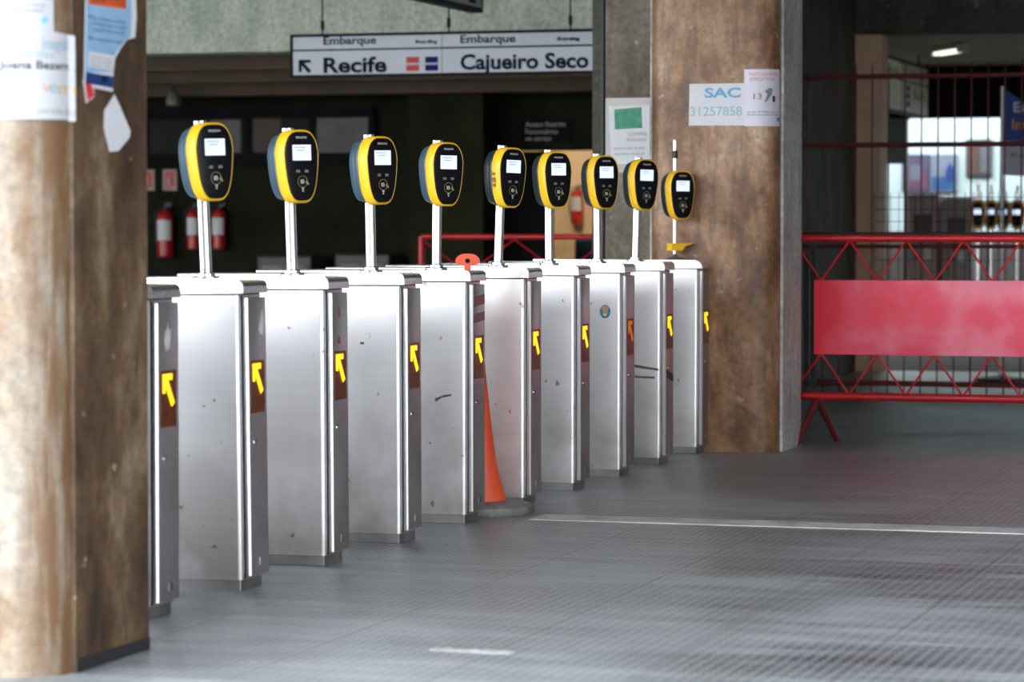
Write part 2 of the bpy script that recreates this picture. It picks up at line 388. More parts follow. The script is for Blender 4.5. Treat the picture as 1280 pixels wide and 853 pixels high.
# floor expansion strip
def gxy(px, py): p = atZ(px, py); return p.x, p.y
ya = atZ(900, 654).y
struct('trim_8', bx(atZ(662, 650).x, 6, ya-.11, ya+.11, .0005, .004), stripm)
sc0 = atZ(541, 812); sc1 = atZ(640, 817)
b = BM(); pts = []
for k in range(15): pts.append((sc0.x+(sc1.x-sc0.x)*k/14, sc0.y+(sc1.y-sc0.y)*k/14-.022+random.uniform(-.012, .012)))
for k in range(14, -1, -1): pts.append((sc0.x+(sc1.x-sc0.x)*k/14, sc0.y+(sc1.y-sc0.y)*k/14+.030+random.uniform(-.014, .014)))
struct('trim_9', vprism(pts, .0004, .002, b), plain('dried_filler', (.55, .56, .55), .7, 0, .3, 30))
# ------------------------------------------------------------------ pillars
N_R = .13
def pillar_outline(W):
    """corner points, x to the right, y away; origin at rear right corner"""
    pts = [(0, 0), (0, -.47), (-.014, -.47)]
    for k in range(1, 11):
        a = PI/2*k/10; pts.append((-.014-N_R+N_R*math.cos(a), -.47-N_R*math.sin(a)))
    for k in range(0, 10):
        a = PI/2*k/10; pts.append((-W+.014+N_R-N_R*math.sin(a), -.47-N_R*math.cos(a)))
    pts += [(-W+.014, -.47), (-W, -.47), (-W, 0)]
    return pts
def make_pillar(origin, W, front, side, label):
    t = thing('concrete_pillar', origin, label, 'pillar')
    pts = pillar_outline(W)
    fr = pts[2:-2]
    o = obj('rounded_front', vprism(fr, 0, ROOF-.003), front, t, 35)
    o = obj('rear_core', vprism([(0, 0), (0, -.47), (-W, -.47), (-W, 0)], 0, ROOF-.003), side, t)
    return t
def path(s):
    """distance along the pillar surface from the seam; >0 round the front, <0 along the side. returns x,y,nx,ny"""
    L = N_R*PI/2
    if s < 0: return 0, -.47-s, 1, 0
    if s < L:
        a = s/N_R; return -.014-N_R+N_R*math.cos(a), -.47-N_R*math.sin(a), math.cos(a), -math.sin(a)
    return -.014-N_R-(s-L), -.47-N_R, 0, -1
def find(origin, px, py, lo=-.47, hi=1.1):
    best = None; k = lo
    while k < hi:
        x, y, nx, ny = path(k); X, Y = origin[0]+x, origin[1]+y
        z = 1.5
        for _ in range(4):
            qx, qy = proj((X, Y, z)); D = (Vector((X, Y, z))-EYE).dot(_F); z += (qy-py)*D/FPX
        qx, qy = proj((X, Y, z)); e = abs(qx-px)
        if best is None or e < best[0]: best = (e, k, z)
        k += .002
    return best[1], best[2]
def wrap_bm(bm, s0, off):
    """bm in x/z plane (x right, y thickness); map x -> surface distance s0-x"""
    for v in bm.verts:
        x, y, nx, ny = path(s0-v.co.x); o = off-v.co.y
        v.co = (x+nx*o, y+ny*o, v.co.z)
    return bm
def cut(bm, step=.012):
    xs = [v.co.x for v in bm.verts]; x = min(xs)+step
    while x < max(xs):
        bmesh.ops.bisect_plane(bm, geom=bm.verts[:]+bm.edges[:]+bm.faces[:], plane_co=(x, 0, 0), plane_no=(1, 0, 0)); x += step
    return bm
def sheet(poly, thick=.0012): return prism(BM(), poly, lambda u, v: (u, -thick, v), lambda u, v: (u, 0, v))
class Poster:
    """paper on a pillar; coordinates given as picture points converted to surface metres"""
    def __init__(s, origin, name, label, cat, group=None):
        s.o = origin; s.t = thing(name, origin, label, cat, 0, group)
        s.k = 0
    def uv(s, px, py):
        a, z = find(s.o, px, py); return -a, z
    def poly(s, name, pts, mat, off=.001, kind=None):
        uvs = [s.uv(*p) for p in pts]
        bm = cut(sheet(uvs)); wrap_bm(bm, 0, off); o = obj(name, bm, mat, s.t); return o
    def text(s, name, txt, px, py, hpx, wpx, mat, off=.0030, bold=0):
        u, z = s.uv(px, py); u2, z2 = s.uv(px+wpx, py); zt = s.uv(px, py-hpx)[1]
        bm = text_bm(txt, 1.0, .0, bold=bold)
        xs = [v.co.x for v in bm.verts]; zs = [v.co.z for v in bm.verts]
        kx = (u2-u)/(max(xs)-min(xs)); kz = (zt-z)/cap_h()
        x0 = min(xs)
        for v in bm.verts: v.co = (u+(v.co.x-x0)*kx, 0, z+v.co.z*kz)
        cut(bm, .01); wrap_bm(bm, 0, off)
        return obj(name, bm, mat, s.t)
# left pillar
q = atZ(186.5, 812); LP = (q.x, q.y, 0)
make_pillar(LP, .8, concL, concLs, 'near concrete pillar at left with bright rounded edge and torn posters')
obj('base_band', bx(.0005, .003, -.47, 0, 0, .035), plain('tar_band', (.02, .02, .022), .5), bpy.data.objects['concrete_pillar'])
# right pillar : its seam (px 975) and rear corner (px 1000)
q = atZ(1001, 557); RP = (q.x, q.y, 0)
make_pillar(RP, .715, concP, concS, 'brown stained concrete pillar right of the last gate with a SAC notice')
# pier beside the right pillar
pr = atY(756, 250, RP[1])
tag(obj('concrete_pier', bx(pr.x, RP[0]-.715-.002, RP[1]+.0, RP[1]+.75, 0, ROOF-.003, .01), concR), 'dull grey concrete pier joined behind the brown pillar carrying a green and white notice', 'pillar')
tag(obj('downpipe', tube(BM(), [(pr.x-.014, RP[1]+.012, 0), (pr.x-.014, RP[1]+.012, ROOF-.004)], .0135, 12), blackp, smooth=40), 'black vertical pipe running up the left edge of the grey pier', 'pipe')
# posters on left pillar
P = Poster(LP, 'notice', 'upper white sheet on the near pillar with grey lines and blue dot', 'poster', )
paperL = plain('dimmed_paper', (.48, .49, .52), .6, 0, .03, 12)  # white paper darkened to offset the strong light on the near pillar
P.poly('sheet', [(-14, -40), (66, -40), (67, 45), (-14, 45)], paperL)
P.text('lettering', 'deslocamento do terminal', 4, 8, 5, 52, inkg)
P.text('lettering', 'integrado de metrô', 4, 15, 5, 50, inkg)
P.poly('blue_dot', [(55+4*math.cos(a*PI/5), 25+5*math.sin(a*PI/5)) for a in range(10)], plain('cyan_ink', (.14, .45, .68)), .0028)
P = Poster(LP, 'notice', 'large white notice reading Joana Bezerra on the near pillar', 'poster')
P.poly('sheet', [(-14, 40), (68, 40), (92, 45), (93, 152), (84, 152), (83, 150), (-14, 150)], paperL, .0035)
P.text('lettering', 'Integrado', 52, 61, 14, 39, plain('sky_ink', (.20, .36, .50)), .0056)
P.text('lettering', 'e Tarifas', 4, 72, 10, 62, plain('sky_ink_faint', (.30, .42, .50)), .0056)
P.text('lettering', 'Joana Bezerra', 0, 86, 10, 89, ink, .0056, .015)
P.text('lettering', 'v', 52, 115, 14, 10, orangei if False else plain('peach_ink', (.6, .28, .12)), .0056)
P.text('lettering', 'e', 61, 116, 15, 10, plain('sky_ink', (.2,.36,.5)), .0056)
P.text('lettering', 'm', 72, 118, 16, 17, yeli, .0056)
P.text('lettering', 'parada pe', 46, 142, 9, 44, plain('soft_grey_ink', (.3, .3, .3)), .0056)
P = Poster(LP, 'torn_poster', 'torn pale blue poster with red heading on the dark side of the near pillar', 'poster')
P.poly('sheet', [(107, -40), (168, -40), (170, 20), (168, 47), (158, 50), (150, 60), (143, 73), (141, 90), (140, 115), (104, 107)], paper, .0012)
P.poly('blue_print', [(107.5, -40), (160, -40), (163, 20), (162, 46), (152, 54), (143, 66), (140, 90), (105.5, 90)], paperb, .0024)
P.poly('red_heading', [(109, -20), (156, -20), (156, 12), (109, 5)], orangei, .0036)
P.text('lettering', 'BRUNA', 112, 2, 9, 18, navy, .0048)
P.text('lettering', 'ATENAS', 133, 5, 9, 22, paper, .0048)
for i, (x, y, w, s) in enumerate(((114, 23, 43, 'Para o desembarque no bairro'), (114, 30, 44, 'utilize as portas do metrô'), (114, 37, 40, 'integração com o terminal'), (113, 49, 38, 'ou no guichê de venda'))):
    P.text('lettering', s, x, y+1, 5, w, navy, .0036)
P.poly('bullet', [(110, 18), (112, 20), (110, 23)], navy, .0036)
P.poly('bullet', [(110, 45), (112, 47), (110, 50)], navy, .0036)
P.poly('white_box', [(109.5, 64), (142, 70), (140, 88), (109, 84)], paper, .0036)
for y in (72, 77, 82): P.text('lettering', 'consulte o posto', 111, y, 3.4, 27, navy, .0048)
P.poly('navy_band', [(106, 90), (140, 96), (140, 110), (105.5, 104)], navy, .0036)
P.text('lettering', '8', 125, 103, 8, 7, paper, .0048)
P = Poster(LP, 'red_sticker', 'small torn red and white sticker just below the blue poster', 'sticker')
P.poly('sheet', [(103, 100), (116, 104), (117, 121), (107, 129)], paper, .0010)
P.poly('red_print', [(105, 103), (112, 105), (115, 112), (116, 120), (108, 126)], redi, .0022)
P = Poster(LP, 'paper_scrap', 'white diamond shaped paper scrap hanging on the near pillar below the poster', 'paper')
P.poly('scrap', [(142, 118), (148, 130), (162, 164), (161, 172), (147, 189), (136, 190), (129, 160), (130, 138)], paper, .0013)
P = Poster(RP, 'paper_scrap', 'crumpled pale paper scrap on the grey side of the far brown pillar', 'paper')
P.poly('scrap', [(981, 151), (1000, 156), (1000, 176), (983, 176), (979, 162)], plain('grey_paper', (.5, .53, .52)), .0013)
# posters on right pillar
P = Poster(RP, 'notice', 'white notice reading SAC 31257858 on the brown pillar', 'poster')
P.poly('sheet', [(862, 105), (932, 104), (932, 157), (861, 157)], paper, .0015)
P.text('lettering', 'SAC', 881, 122, 11.5, 45, plain('sac_blue', (.13, .36, .58)), .003, .035)
P.text('lettering', '31257858', 863, 145, 11, 65, plain('phone_blue', (.28, .46, .54)), .003, .012)
P.text('lettering', 'atendimento ao', 880, 129, 4, 45, palei, .003)
P.text('lettering', 'M', 866, 124, 10, 9, plain('faint_ink', (.66, .7, .73)), .003)
P.text('lettering', 'ligue e fale com a gente', 866, 153, 3.5, 58, plain('faint_ink', (.66, .7, .73)), .003)
P = Poster(RP, 'notice', 'taller white notice with red heading wrapped round the corner beside the SAC notice', 'poster')
P.poly('sheet', [(930.5, 87), (973.5, 87), (973.5, 158), (930.5, 158)], plain('lilac_paper', (.70, .69, .78), .45), .003)
P.text('lettering', 'POSTO DO METRÔ', 937, 95, 4, 34, redi, .0048)
P.text('lettering', 'SERVIÇO TOTAL', 937, 101, 4, 31, redi, .0048)
P.text('lettering', '13', 942, 124, 7, 10, plain('maroon_ink', (.22, .02, .05)), .0048)
P.poly('swoosh_mark', [(955, 128), (959, 118), (955, 114), (961, 110), (965, 111), (964, 118), (958, 127)], inkg, .0048)
P.poly('dot_mark', [(965, 120), (968, 120), (968, 128), (965, 127)], ink, .0048)
P.text('lettering', 'em caso de dúvida procure a', 934, 141, 2.6, 38, ink, .0048)
P.text('lettering', 'estação mais próxima de você', 934, 144.5, 2.6, 38, ink, .0048)
P.poly('blue_tag', [(970, 147), (973, 147), (973, 152), (970, 152)], bluei, .0048)
# notice on the pier
def flat_poster(name, label, cat, Y, rect, mat, items, yoff=.0001):
    a = atY(rect[0], rect[3], Y); b = atY(rect[2], rect[1], Y)
    t = thing(name, (a.x, Y-yoff, a.z), label, cat)
    obj('sheet', bx(0, b.x-a.x, -.002, 0, 0, b.z-a.z), mat, t)
    def lp(px, py): q = atY(px, py, Y); return q.x-a.x, q.z-a.z
    for j, it in enumerate(items):
        if it[0] == 'poly':
            d_ = -.002-.0012*j
            obj(it[1], prism(BM(), [lp(*p) for p in it[2]], lambda u, v: (u, d_-.0012, v), lambda u, v: (u, d_, v)), it[3], t)
        else:
            _, nm, s, px, py, hpx, wpx, mt = it
            bm = text_bm(s, 1, 0); xs = [v.co.x for v in bm.verts]; x0 = min(xs)
            u, z = lp(px, py); u2 = lp(px+wpx, py)[0]; z2 = lp(px, py-hpx)[1]
            kx = (u2-u)/(max(xs)-x0); kz = (z2-z)/cap_h()
            for v in bm.verts: v.co = (u+(v.co.x-x0)*kx, -.0060, z+v.co.z*kz)
            obj(nm, bm, mt, t)
    return t
YP = RP[1]
flat_poster('notice', 'white notice with a green card picture on the grey pier', 'poster', YP, (757, 122, 813.5, 216), plain('sleeve', (.45, .45, .42), .25),
    [('poly', 'white_print', [(761, 133), (812, 131), (812, 205), (764, 205)], paper),
     ('poly', 'green_card', [(768, 137), (802, 134), (803, 160), (769, 162)], greeni),
     ('text', 'lettering', 'COMPRE', 785, 170, 4.5, 24, inkg), ('text', 'lettering', 'RECARREGUE', 784, 177, 4, 24, inkg),
     ('text', 'lettering', 'procure o posto de venda', 768, 187, 3.5, 38, inkg), ('text', 'lettering', 'mais próximo da estação', 768, 194, 3.5, 38, inkg)])
# ------------------------------------------------------------------ gates
CW = .20; CL = .88; Pc = .016
g1 = atZ(302.5, 740); g9 = atZ(871.5, 568)
GX = (g1.x+g9.x)/2
def cornY(px):                                     # Y of the corner whose foot shows at px
    lo, hi = 5.0, 25.0
    for _ in range(50):
        m = (lo+hi)/2
        if proj((GX, m, 0))[0] < px: lo = m
        else: hi = m
    return lo
gy = [cornY(p) for p in (303, 407, 501, 582.5, 655.5, 718, 775.5, 825.5, 871.5)]
gy.insert(0, gy[0]-(gy[1]-gy[0])+.02)
print('gate X', GX, [round(y, 2) for y in gy])
def vert_edges(e): return abs(e.verts[0].co.z-e.verts[1].co.z) > .1
def gate_meshes():
    M = {}
    # body, origin at floor under near outer corner; x<=0 into passage, y>=0 away
    b = BM(); box(b, -CL, 0, 0, CW, .036, .952, .016, 5, vert_edges); M['body'] = b
    b = BM(); box(b, -CL+.02, -.008, .006, CW-.012, 0, .036, .002, 1); M['plinth'] = b
    b = BM(); box(b, -CL-.004, .004+Pc, -.004, CW+.003, .957, 1.0)
    E = [e for e in b.edges if all(abs(v.co.x-(.004+Pc)) < 1e-5 and abs(v.co.z-1) < 1e-5 for v in e.verts)]
    bmesh.ops.bevel(b, geom=E, offset=.022, segments=5, profile=.5, affect='EDGES')
    E = [e for e in b.edges if all(v.co.z > .9999 for v in e.verts) and abs(e.verts[0].co.y-e.verts[1].co.y) < 1e-5]
    bmesh.ops.bevel(b, geom=E, offset=.004, segments=2, profile=.5, affect='EDGES')
    M['lid'] = b
    b = BM(); box(b, -CL+.01, -.004, .004, CW-.006, .952, .957); M['lid_gap'] = b
    b = BM(); box(b, 0, Pc, .040, CW-.004, .046, .943, .003, 2); M['end_panel'] = b
    b = vprism([(0, .031), (Pc-.004, .031), (Pc+.0015, .0365), (Pc+.0015, .0395), (0, .0395)], .047, .942); M['panel_edge'] = b
    b = BM(); box(b, -.001, .0006, .0185, .0305, .04, .950); M['seam'] = b  # black strip painting the shade on the body end beside the plate
    return M
GM = gate_meshes()
gproto = thing('ticket_gate', (0, 0, 0), 'x', 'ticket gate', 0, 'stainless steel ticket gates in a row')
P_u0, P_u1 = .055, .168
def arrow_pts():
    """up-left arrow, unit square u right, v up"""
    return [(0, 1), (.78, 1), (.78, .80), (.42, .80), (.98, .06), (.74, -.06), (.20, .66), (.20, .38), (0, .38)]
names = {}
for nme, mt, sm in (('body', steel_side, 30), ('plinth', kick, None), ('lid', steel_lid, 35), ('lid_gap', gapm, None), ('end_panel', steel_end, 30), ('panel_edge', plain('polished_edge', (.9, .9, .92), .3, 1.0, .02), None), ('seam', gapm, None)):
    names[nme] = obj(nme, GM[nme], mt, gproto, sm)
bm = BM(); box(bm, Pc+.0002, Pc+.003, P_u0-.003, P_u1+.003, .570, .740, .001, 1)
aw = obj('indicator_window', bm, ambr, gproto)
def f0(u, v): return (Pc+.0032, P_u0+.012+u*.088, .636+v*.094)
def f1(u, v): return (Pc+.0052, P_u0+.012+u*.088, .636+v*.094)
ar = obj('indicator_arrow', prism(BM(), arrow_pts(), f0, f1), amberon, gproto)
bm = BM(); lathe(bm, [(.011, 0), (.011, .003), (.007, .006), (0, .006)], 16)
bmesh.ops.transform(bm, matrix=Matrix.Translation((Pc, .085, .475)) @ Matrix.Rotation(PI/2, 4, 'Y'), verts=bm.verts)
lk = obj('lock', bm, chrome, gproto, 40)
bm = BM(); box(bm, Pc, Pc+.003, .11, .14, .075, .10, .001, 1)
rp = obj('rating_plate', bm, kick, gproto)
bm = BM()
for zz in (.07, .90):
    for yy in (.055, CW-.02): lathe(bm, [(.004, 0), (.003, .002), (0, .002)], 8); 
bm.free(); 
glabels = ['nearest gate half hidden behind the left concrete pillar with a white hand smear',
 'wide nearest fully seen gate with rust spots, under the first and tallest reader',
 'second fully seen gate from the left, dim red marks above its arrow',
 'third fully seen gate from the left, under the third reader',
 'fourth fully seen gate, grey band marks on its end, immediately left of the orange cone',
 'gate whose foot is immediately right of the orange traffic cone',
 'gate second to the right of the traffic cone, under the sixth reader',
 'gate with a round colourful sticker on its side',
 'gate with brown tape residue across its side, next to last',
 'last gate against the brown pillar with a rounded dark end']
gates = []
for i, y in enumerate(gy):
    if i == 0: r = gproto; r.location = (GX, y, 0); r['label'] = glabels[0]
    else: r = dup(gproto, (GX, y, 0), glabels[i])
    gates.append(r)
for i, lean in ((1, -.012), (2, -.006), (3, -.004), (9, .002)):
    gates[i].rotation_euler = (0, lean, 0)
# marks on single gates
def gchild(i, nm): return [c for c in gates[i].children if c.name.split('.')[0] == nm][0]
def mark(i, nm, pts, mat, side='end', lab=None):
    if side == 'end': a = lambda u, v: (Pc+.0003, u, v); b = lambda u, v: (Pc+.0012, u, v)
    else: a = lambda u, v: (u, -.0003, v); b = lambda u, v: (u, -.0011, v)
    o = obj(nm, prism(BM(), pts, a, b), mat, gates[i])
    if lab: o['label'] = lab
    return o
residue = plain('white_residue', (.62, .60, .60), .6, 0, .1)
mark(0, 'glue_smear', [(.088, .83), (.095, .86), (.106, .835), (.113, .88), (.121, .845), (.135, .865), (.133, .825), (.115, .80), (.10, .80)], residue, lab='white hand shaped smear')
mark(1, 'glue_smear', [(.13, .84), (.15, .87), (.165, .90), (.175, .87), (.172, .83), (.15, .82)], residue)
pink = plain('dull_red_residue', (.30, .13, .13), .5, .3, .15)
mark(2, 'tape_mark', [(.09, .89), (.12, .89), (.12, .86), (.09, .86)], pink)
mark(2, 'tape_mark', [(.09, .79), (.115, .79), (.12, .765), (.09, .765)], pink)
mark(4, 'tape_mark', [(.05, .895), (.19, .905), (.19, .865), (.05, .855)], pink)
mark(4, 'tape_mark', [(.05, .825), (.19, .835), (.19, .80), (.05, .79)], pink)
tapem = plain('brown_tape', (.10, .07, .055), .6, .2, .5, 40)
mark(8, 'tape_mark', [(-.17, .50), (-.01, .475), (-.01, .465), (-.10, .475), (-.17, .485)], tapem, 'side')
mark(8, 'tape_mark', [(-.17, .44), (-.03, .435), (-.03, .425), (-.17, .43)], tapem, 'side')
mark(8, 'tape_mark', [(.05, .47), (.19, .44), (.19, .40), (.05, .43)], tapem)
mark(4, 'scratch', [(-.13, .493), (-.09, .508), (-.06, .512), (-.06, .505), (-.10, .497), (-.125, .48)], tapem, 'side')
mark(3, 'scratch', [(-.155, .745), (-.14, .745), (-.14, .737), (-.155, .737)], tapem, 'side')
# sticker on gate 7: disc of brown, blue and green patches
cx, cz = -.075, .775
st = mark(7, 'round_sticker', [(cx+.026*math.cos(a*PI/9), cz+.032*math.sin(a*PI/9)) for a in range(18)], plain('sticker_blue', (.03, .22, .36), .4, 0, .5, 40), 'side', 'round blue and brown sticker')
def mk2(pts, mat, nm):
    obj(nm, prism(BM(), pts, lambda u, v: (u, -.0012, v), lambda u, v: (u, -.002, v)), mat, st)
mk2([(cx-.018, cz+.02), (cx, cz+.028), (cx+.018, cz+.018), (cx+.012, cz-.008), (cx-.01, cz-.002)], plain('sticker_tan', (.55, .33, .16), .5), 'tan_patch')
mk2([(cx-.01, cz-.006), (cx+.01, cz-.01), (cx+.006, cz-.022), (cx-.008, cz-.02)], plain('sticker_cream', (.7, .65, .5), .5), 'cream_patch')
# last gate: darker end, more rounded lid
for nm in ('end_panel',):
    c = gchild(9, nm); me = c.data.copy(); me.materials[0] = steel_dark; c.data = me
c = gchild(9, 'lid')
b = BM(); box(b, -CL-.004, .006+Pc, -.004, CW+.003, .957, 1.0)
E = [e for e in b.edges if all(abs(v.co.x-(.006+Pc)) < 1e-5 and abs(v.co.z-1) < 1e-5 for v in e.verts)]
bmesh.ops.bevel(b, geom=E, offset=.041, segments=7, profile=.5, affect='EDGES')
me = bpy.data.meshes.new('lid_round'); bmesh.ops.recalc_face_normals(b, faces=b.faces[:]); b.to_mesh(me); b.free(); me.materials.append(steel_lid); c.data = me
# unlit-ish arrow on gate 7
c = gchild(7, 'indicator_arrow'); me = c.data.copy(); me.materials[0] = plain('dim_arrow', (.4, .12, .01), .4, 0, .1, emis=(1.0, .30, .01), estr=.16); c.data = me
# ------------------------------------------------------------------ card readers
def egg(W, H, n=48, tb=.72, nx=3.6):
    out = []
    for k in range(n):
        a = 2*PI*k/n; c, s = math.cos(a), math.sin(a)
        ex = 2/nx
        x = W/2*math.copysign(abs(c)**ex, c); z = H/2*math.copysign(abs(s)**ex, s)
        t = (z/(H/2))            # -1..1
        if t < .35: f = 1-(1-tb)*((.35-t)/1.35)**1.35
        else: f = 1-.13*((t-.35)/.65)**1.6
        out.append((x*f, z))
    return out
RH, RW = .254, .155
def loft(bm, layers, cap0=True, cap1=True):
    rings = [[bm.verts.new((x, y, z)) for x, z in pts] for y, pts in layers]
    for a, b in zip(rings, rings[1:]):
        n = len(a)
        for k in range(n): bm.faces.new((a[k], a[(k+1) % n], b[(k+1) % n], b[k]))
    if cap0: bm.faces.new(rings[0][::-1])
    if cap1: bm.faces.new(rings[-1])
    return bm
def reader_children(t, zc, oy=-.076):
    """reader centred at height zc; face towards -y, pole axis at y=0 inside rear shell"""
    def at(bm): return move(bm, 0, oy, zc)
    body = [(0.0, egg(RW, RH))]
    bz = obj('bezel', at(loft(BM(), [(.050, egg(RW-.003, RH-.003)), (.048, egg(RW, RH)), (.006, egg(RW, RH)), (.001, egg(RW-.005, RH-.005)), (-.002, egg(RW-.011, RH-.011)), (-.0005, egg(RW-.014, RH-.014))])), yellow, t, 50)
    sh = obj('rear_shell', at(loft(BM(), [(.0505, egg(RW-.006, RH-.008)), (.054, egg(RW-.002, RH-.006)), (.072, egg(RW-.006, RH-.012)), (.074, egg(RW-.012, RH-.016)), (.077, egg(RW-.012, RH-.018)), (.108, egg(RW-.018, RH-.030)), (.118, egg(RW-.032, RH-.048)), (.123, egg(RW-.055, RH-.08))])), slate, t, 50)
    fc = obj('face', at(loft(BM(), [(-.0004, egg(RW-.015, RH-.015)), (-.0030, egg(RW-.017, RH-.017)), (-.0040, egg(RW-.026, RH-.026))])), blackg, t, 40)
    F = -.0042
    sc = obj('screen', at(bx(-.039, .039, F-.0012, F, .020, .074, .0005, 1)), screenm, t)
    lines = BM()
    for (x0, x1, z) in ((-.028, .016, .063), (-.022, .012, .053)):
        x = x0
        while x < x1:
            w = random.uniform(.003, .008); box(lines, x, min(x+w, x1), F-.0018, F-.0013, z, z+.004); x += w+.0015
    obj('screen_text', at(lines), screenink, sc)
    nm = text_bm('PRODATA', .0098, .0003, 'CENTER', .0002); obj('lettering', at(move(nm, 0, F-.0006, .096)), whitemk, fc)
    for x in (-.018, .018): obj('button', at(bx(x-.008, x+.008, F-.002, F, -.022, -.012, .001, 1)), greym, t)
    # contactless emblem
    b = BM(); R0, R1 = .0205, .0190
    vs = []
    for k in range(28):
        a = 2*PI*k/28; c, s = math.cos(a), math.sin(a)
        vs.append([b.verts.new((r*c, F-y, -.053+r*s)) for r, y in ((R0, 0), (R0, .0012), (R1, .0012), (R1, 0))])
    for k in range(28):
        for j in range(4): b.faces.new((vs[k][j], vs[(k+1) % 28][j], vs[(k+1) % 28][(j+1) % 4], vs[k][(j+1) % 4]))
    obj('emblem_ring', at(b), oliveg, t)
    b = BM()
    box(b, -.008, -.002, F-.0012, F, -.060, -.046)
    for r in (.006, .010):
        pts = [(-.002+r*math.cos(a)*.8, -.053+r*1.05*math.sin(a)) for a in [(-1+.25*k) for k in range(9)]]
        pts += [(-.002+(r-.0022)*math.cos(a)*.8, -.053+(r-.0022)*1.05*math.sin(a)) for a in [(1-.25*k) for k in range(9)]]
        prism(b, pts, lambda u, v: (u, F-.0012, v), lambda u, v: (u, F, v))
    obj('emblem_waves', at(b), whitemk, t)
    b = BM(); prism(b, [(.010, -.056), (.016, -.048), (.020, -.053), (.026, -.062), (.021, -.066), (.016, -.060)], lambda u, v: (u, F-.0024, v), lambda u, v: (u, F-.0013, v))
    obj('emblem_hand', at(b), oliveg, t)
    b = BM(); box(b, -.0025, .0025, F-.0012, F, -.088, -.082); prism(b, [(-.004, -.080), (.004, -.080), (.004, -.074), (-.004, -.074)], lambda u, v: (u, F-.0012, v), lambda u, v: (u, F, v))
    obj('emblem_key', at(b), whitemk, t)
def make_stand(pole_top, zc, pole_r, label, thin=False):
    t = thing('card_reader', (0, 0, 0), label, 'card reader', 0, 'yellow rimmed card readers on poles')
    if not thin:
        obj('flange', lathe(BM(), [(0, 0), (.044, 0), (.044, .006), (.040, .008), (.030, .009), (.029, .018), (.024, .021), (pole_r, .022), (pole_r, .024), (0, .024)], 32), chrome, t, 35)
        obj('pole', tube(BM(), [(0, 0, .02), (0, 0, pole_top-.012)], pole_r, 24), chrome, t, 40)
        obj('pole_cap', lathe(BM(), [(0, -.014), (pole_r+.0015, -.014), (pole_r+.0015, -.002), (pole_r-.002, 0), (0, 0)], 24, (0, 0, pole_top)), chrome, t, 35)
    else:
        obj('flange', lathe(BM(), [(0, 0), (.055, 0), (.052, .005), (.02, .014), (.012, .03), (0, .03)], 32), steel_dark, t, 35)
        obj('pole', tube(BM(), [(0, 0, .02), (0, 0, pole_top)], pole_r, 18), chrome, t, 40)
        obj('clamp', tube(BM(), [(0, 0, pole_top-.094), (0, 0, pole_top-.055)], pole_r+.006, 18), blackp, t, 40)
        # yellow cradle below the reader
        pr_ = [(-.032, -.028), (.030, -.028), (.048, -.006), (.092, .006), (.092, .010), (-.032, .010)]
        b = prism(BM(), pr_, lambda u, v: (u, -.026, v+.075), lambda u, v: (u, .026, v+.075))
        obj('cradle', b, yellow, t)
    reader_children(t, zc)
    return t
AZ = math.radians(33)+TH     # face heading relative to -Y in this frame
def readpos(i): return Vector((GX-.155, gy[i]+.10, 1.0))
sp = make_stand(.514, .378, .0195, 'x')
# (picture x of foot, picture x of the pole top, body centre py)
data = {1: (258, 250.5, 202, 148), 2: (365.5, 360, 207, 158), 3: (464, 461, 212, 166), 4: (545.5, 547, 217.5, 173), 5: (622.5, 627.5, 220.5, 180), 6: (686.5, 685.5, 226, 187.5), 7: (747, 745.5, 228, 190), 8: (794.5, 797.5, 231, 197)}
rl = {1: 'largest card reader, leftmost on the first seen gate, leaning left', 2: 'second card reader from the left, bluish grey shell',
 3: 'third card reader from the left, right of the two brightest', 4: 'fourth card reader, on the gate left of the orange cone',
 5: 'card reader with brown mark on its yellow rim, fifth from the left', 6: 'sixth card reader, in front of the dark doorway edge',
 7: 'seventh card reader with a dark green sheen, right of the red extinguisher', 8: 'eighth card reader, in front of the green and white notice'}
for i in range(1, 9):
    r = sp if i == 1 else dup(sp, (0, 0, 0))
    fx, tx, cy, ty = data[i]
    # slide along the lid so the foot shows where the photo has it
    y = gy[i]+.10
    lo, hi = GX-.5, GX
    for _ in range(40):
        m = (lo+hi)/2
        if proj((m, y, 1.0))[0] < fx: lo = m
        else: hi = m
    zt = 1.001
    r.location = (lo, y, zt)
    D = (Vector((lo, y, 1.2))-EYE).dot(_F)
    lean = (tx-fx)/FPX*D/.508
    rzv = TH+math.radians({1: 34, 2: 35, 3: 39, 4: 34, 5: 40, 6: 34, 7: 35, 8: 34}[i])-math.atan((fx-640)/FPX)
    r.rotation_euler = (Matrix.Rotation(-0, 3, 'X') @ Matrix.Rotation(lean, 3, Vector((-math.sin(TH), math.cos(TH), 0))) @ Matrix.Rotation(rzv, 3, 'Z')).to_euler()
    r['label'] = rl[i]
    # check the height
    print('reader', i, proj((lo, y, zt+.508)), ty, cy, proj((lo, y, zt+.362)))
for rr9 in [o for o in bpy.data.objects if o.get('label') in [rl[k] for k in (5, 6, 7, 8)]]:
    c = [q for q in rr9.children if q.name.startswith('rear_shell')][0]; me = c.data.copy(); me.materials[0] = plain('slate_plastic_dark', (.010, .020, .028), .42); c.data = me
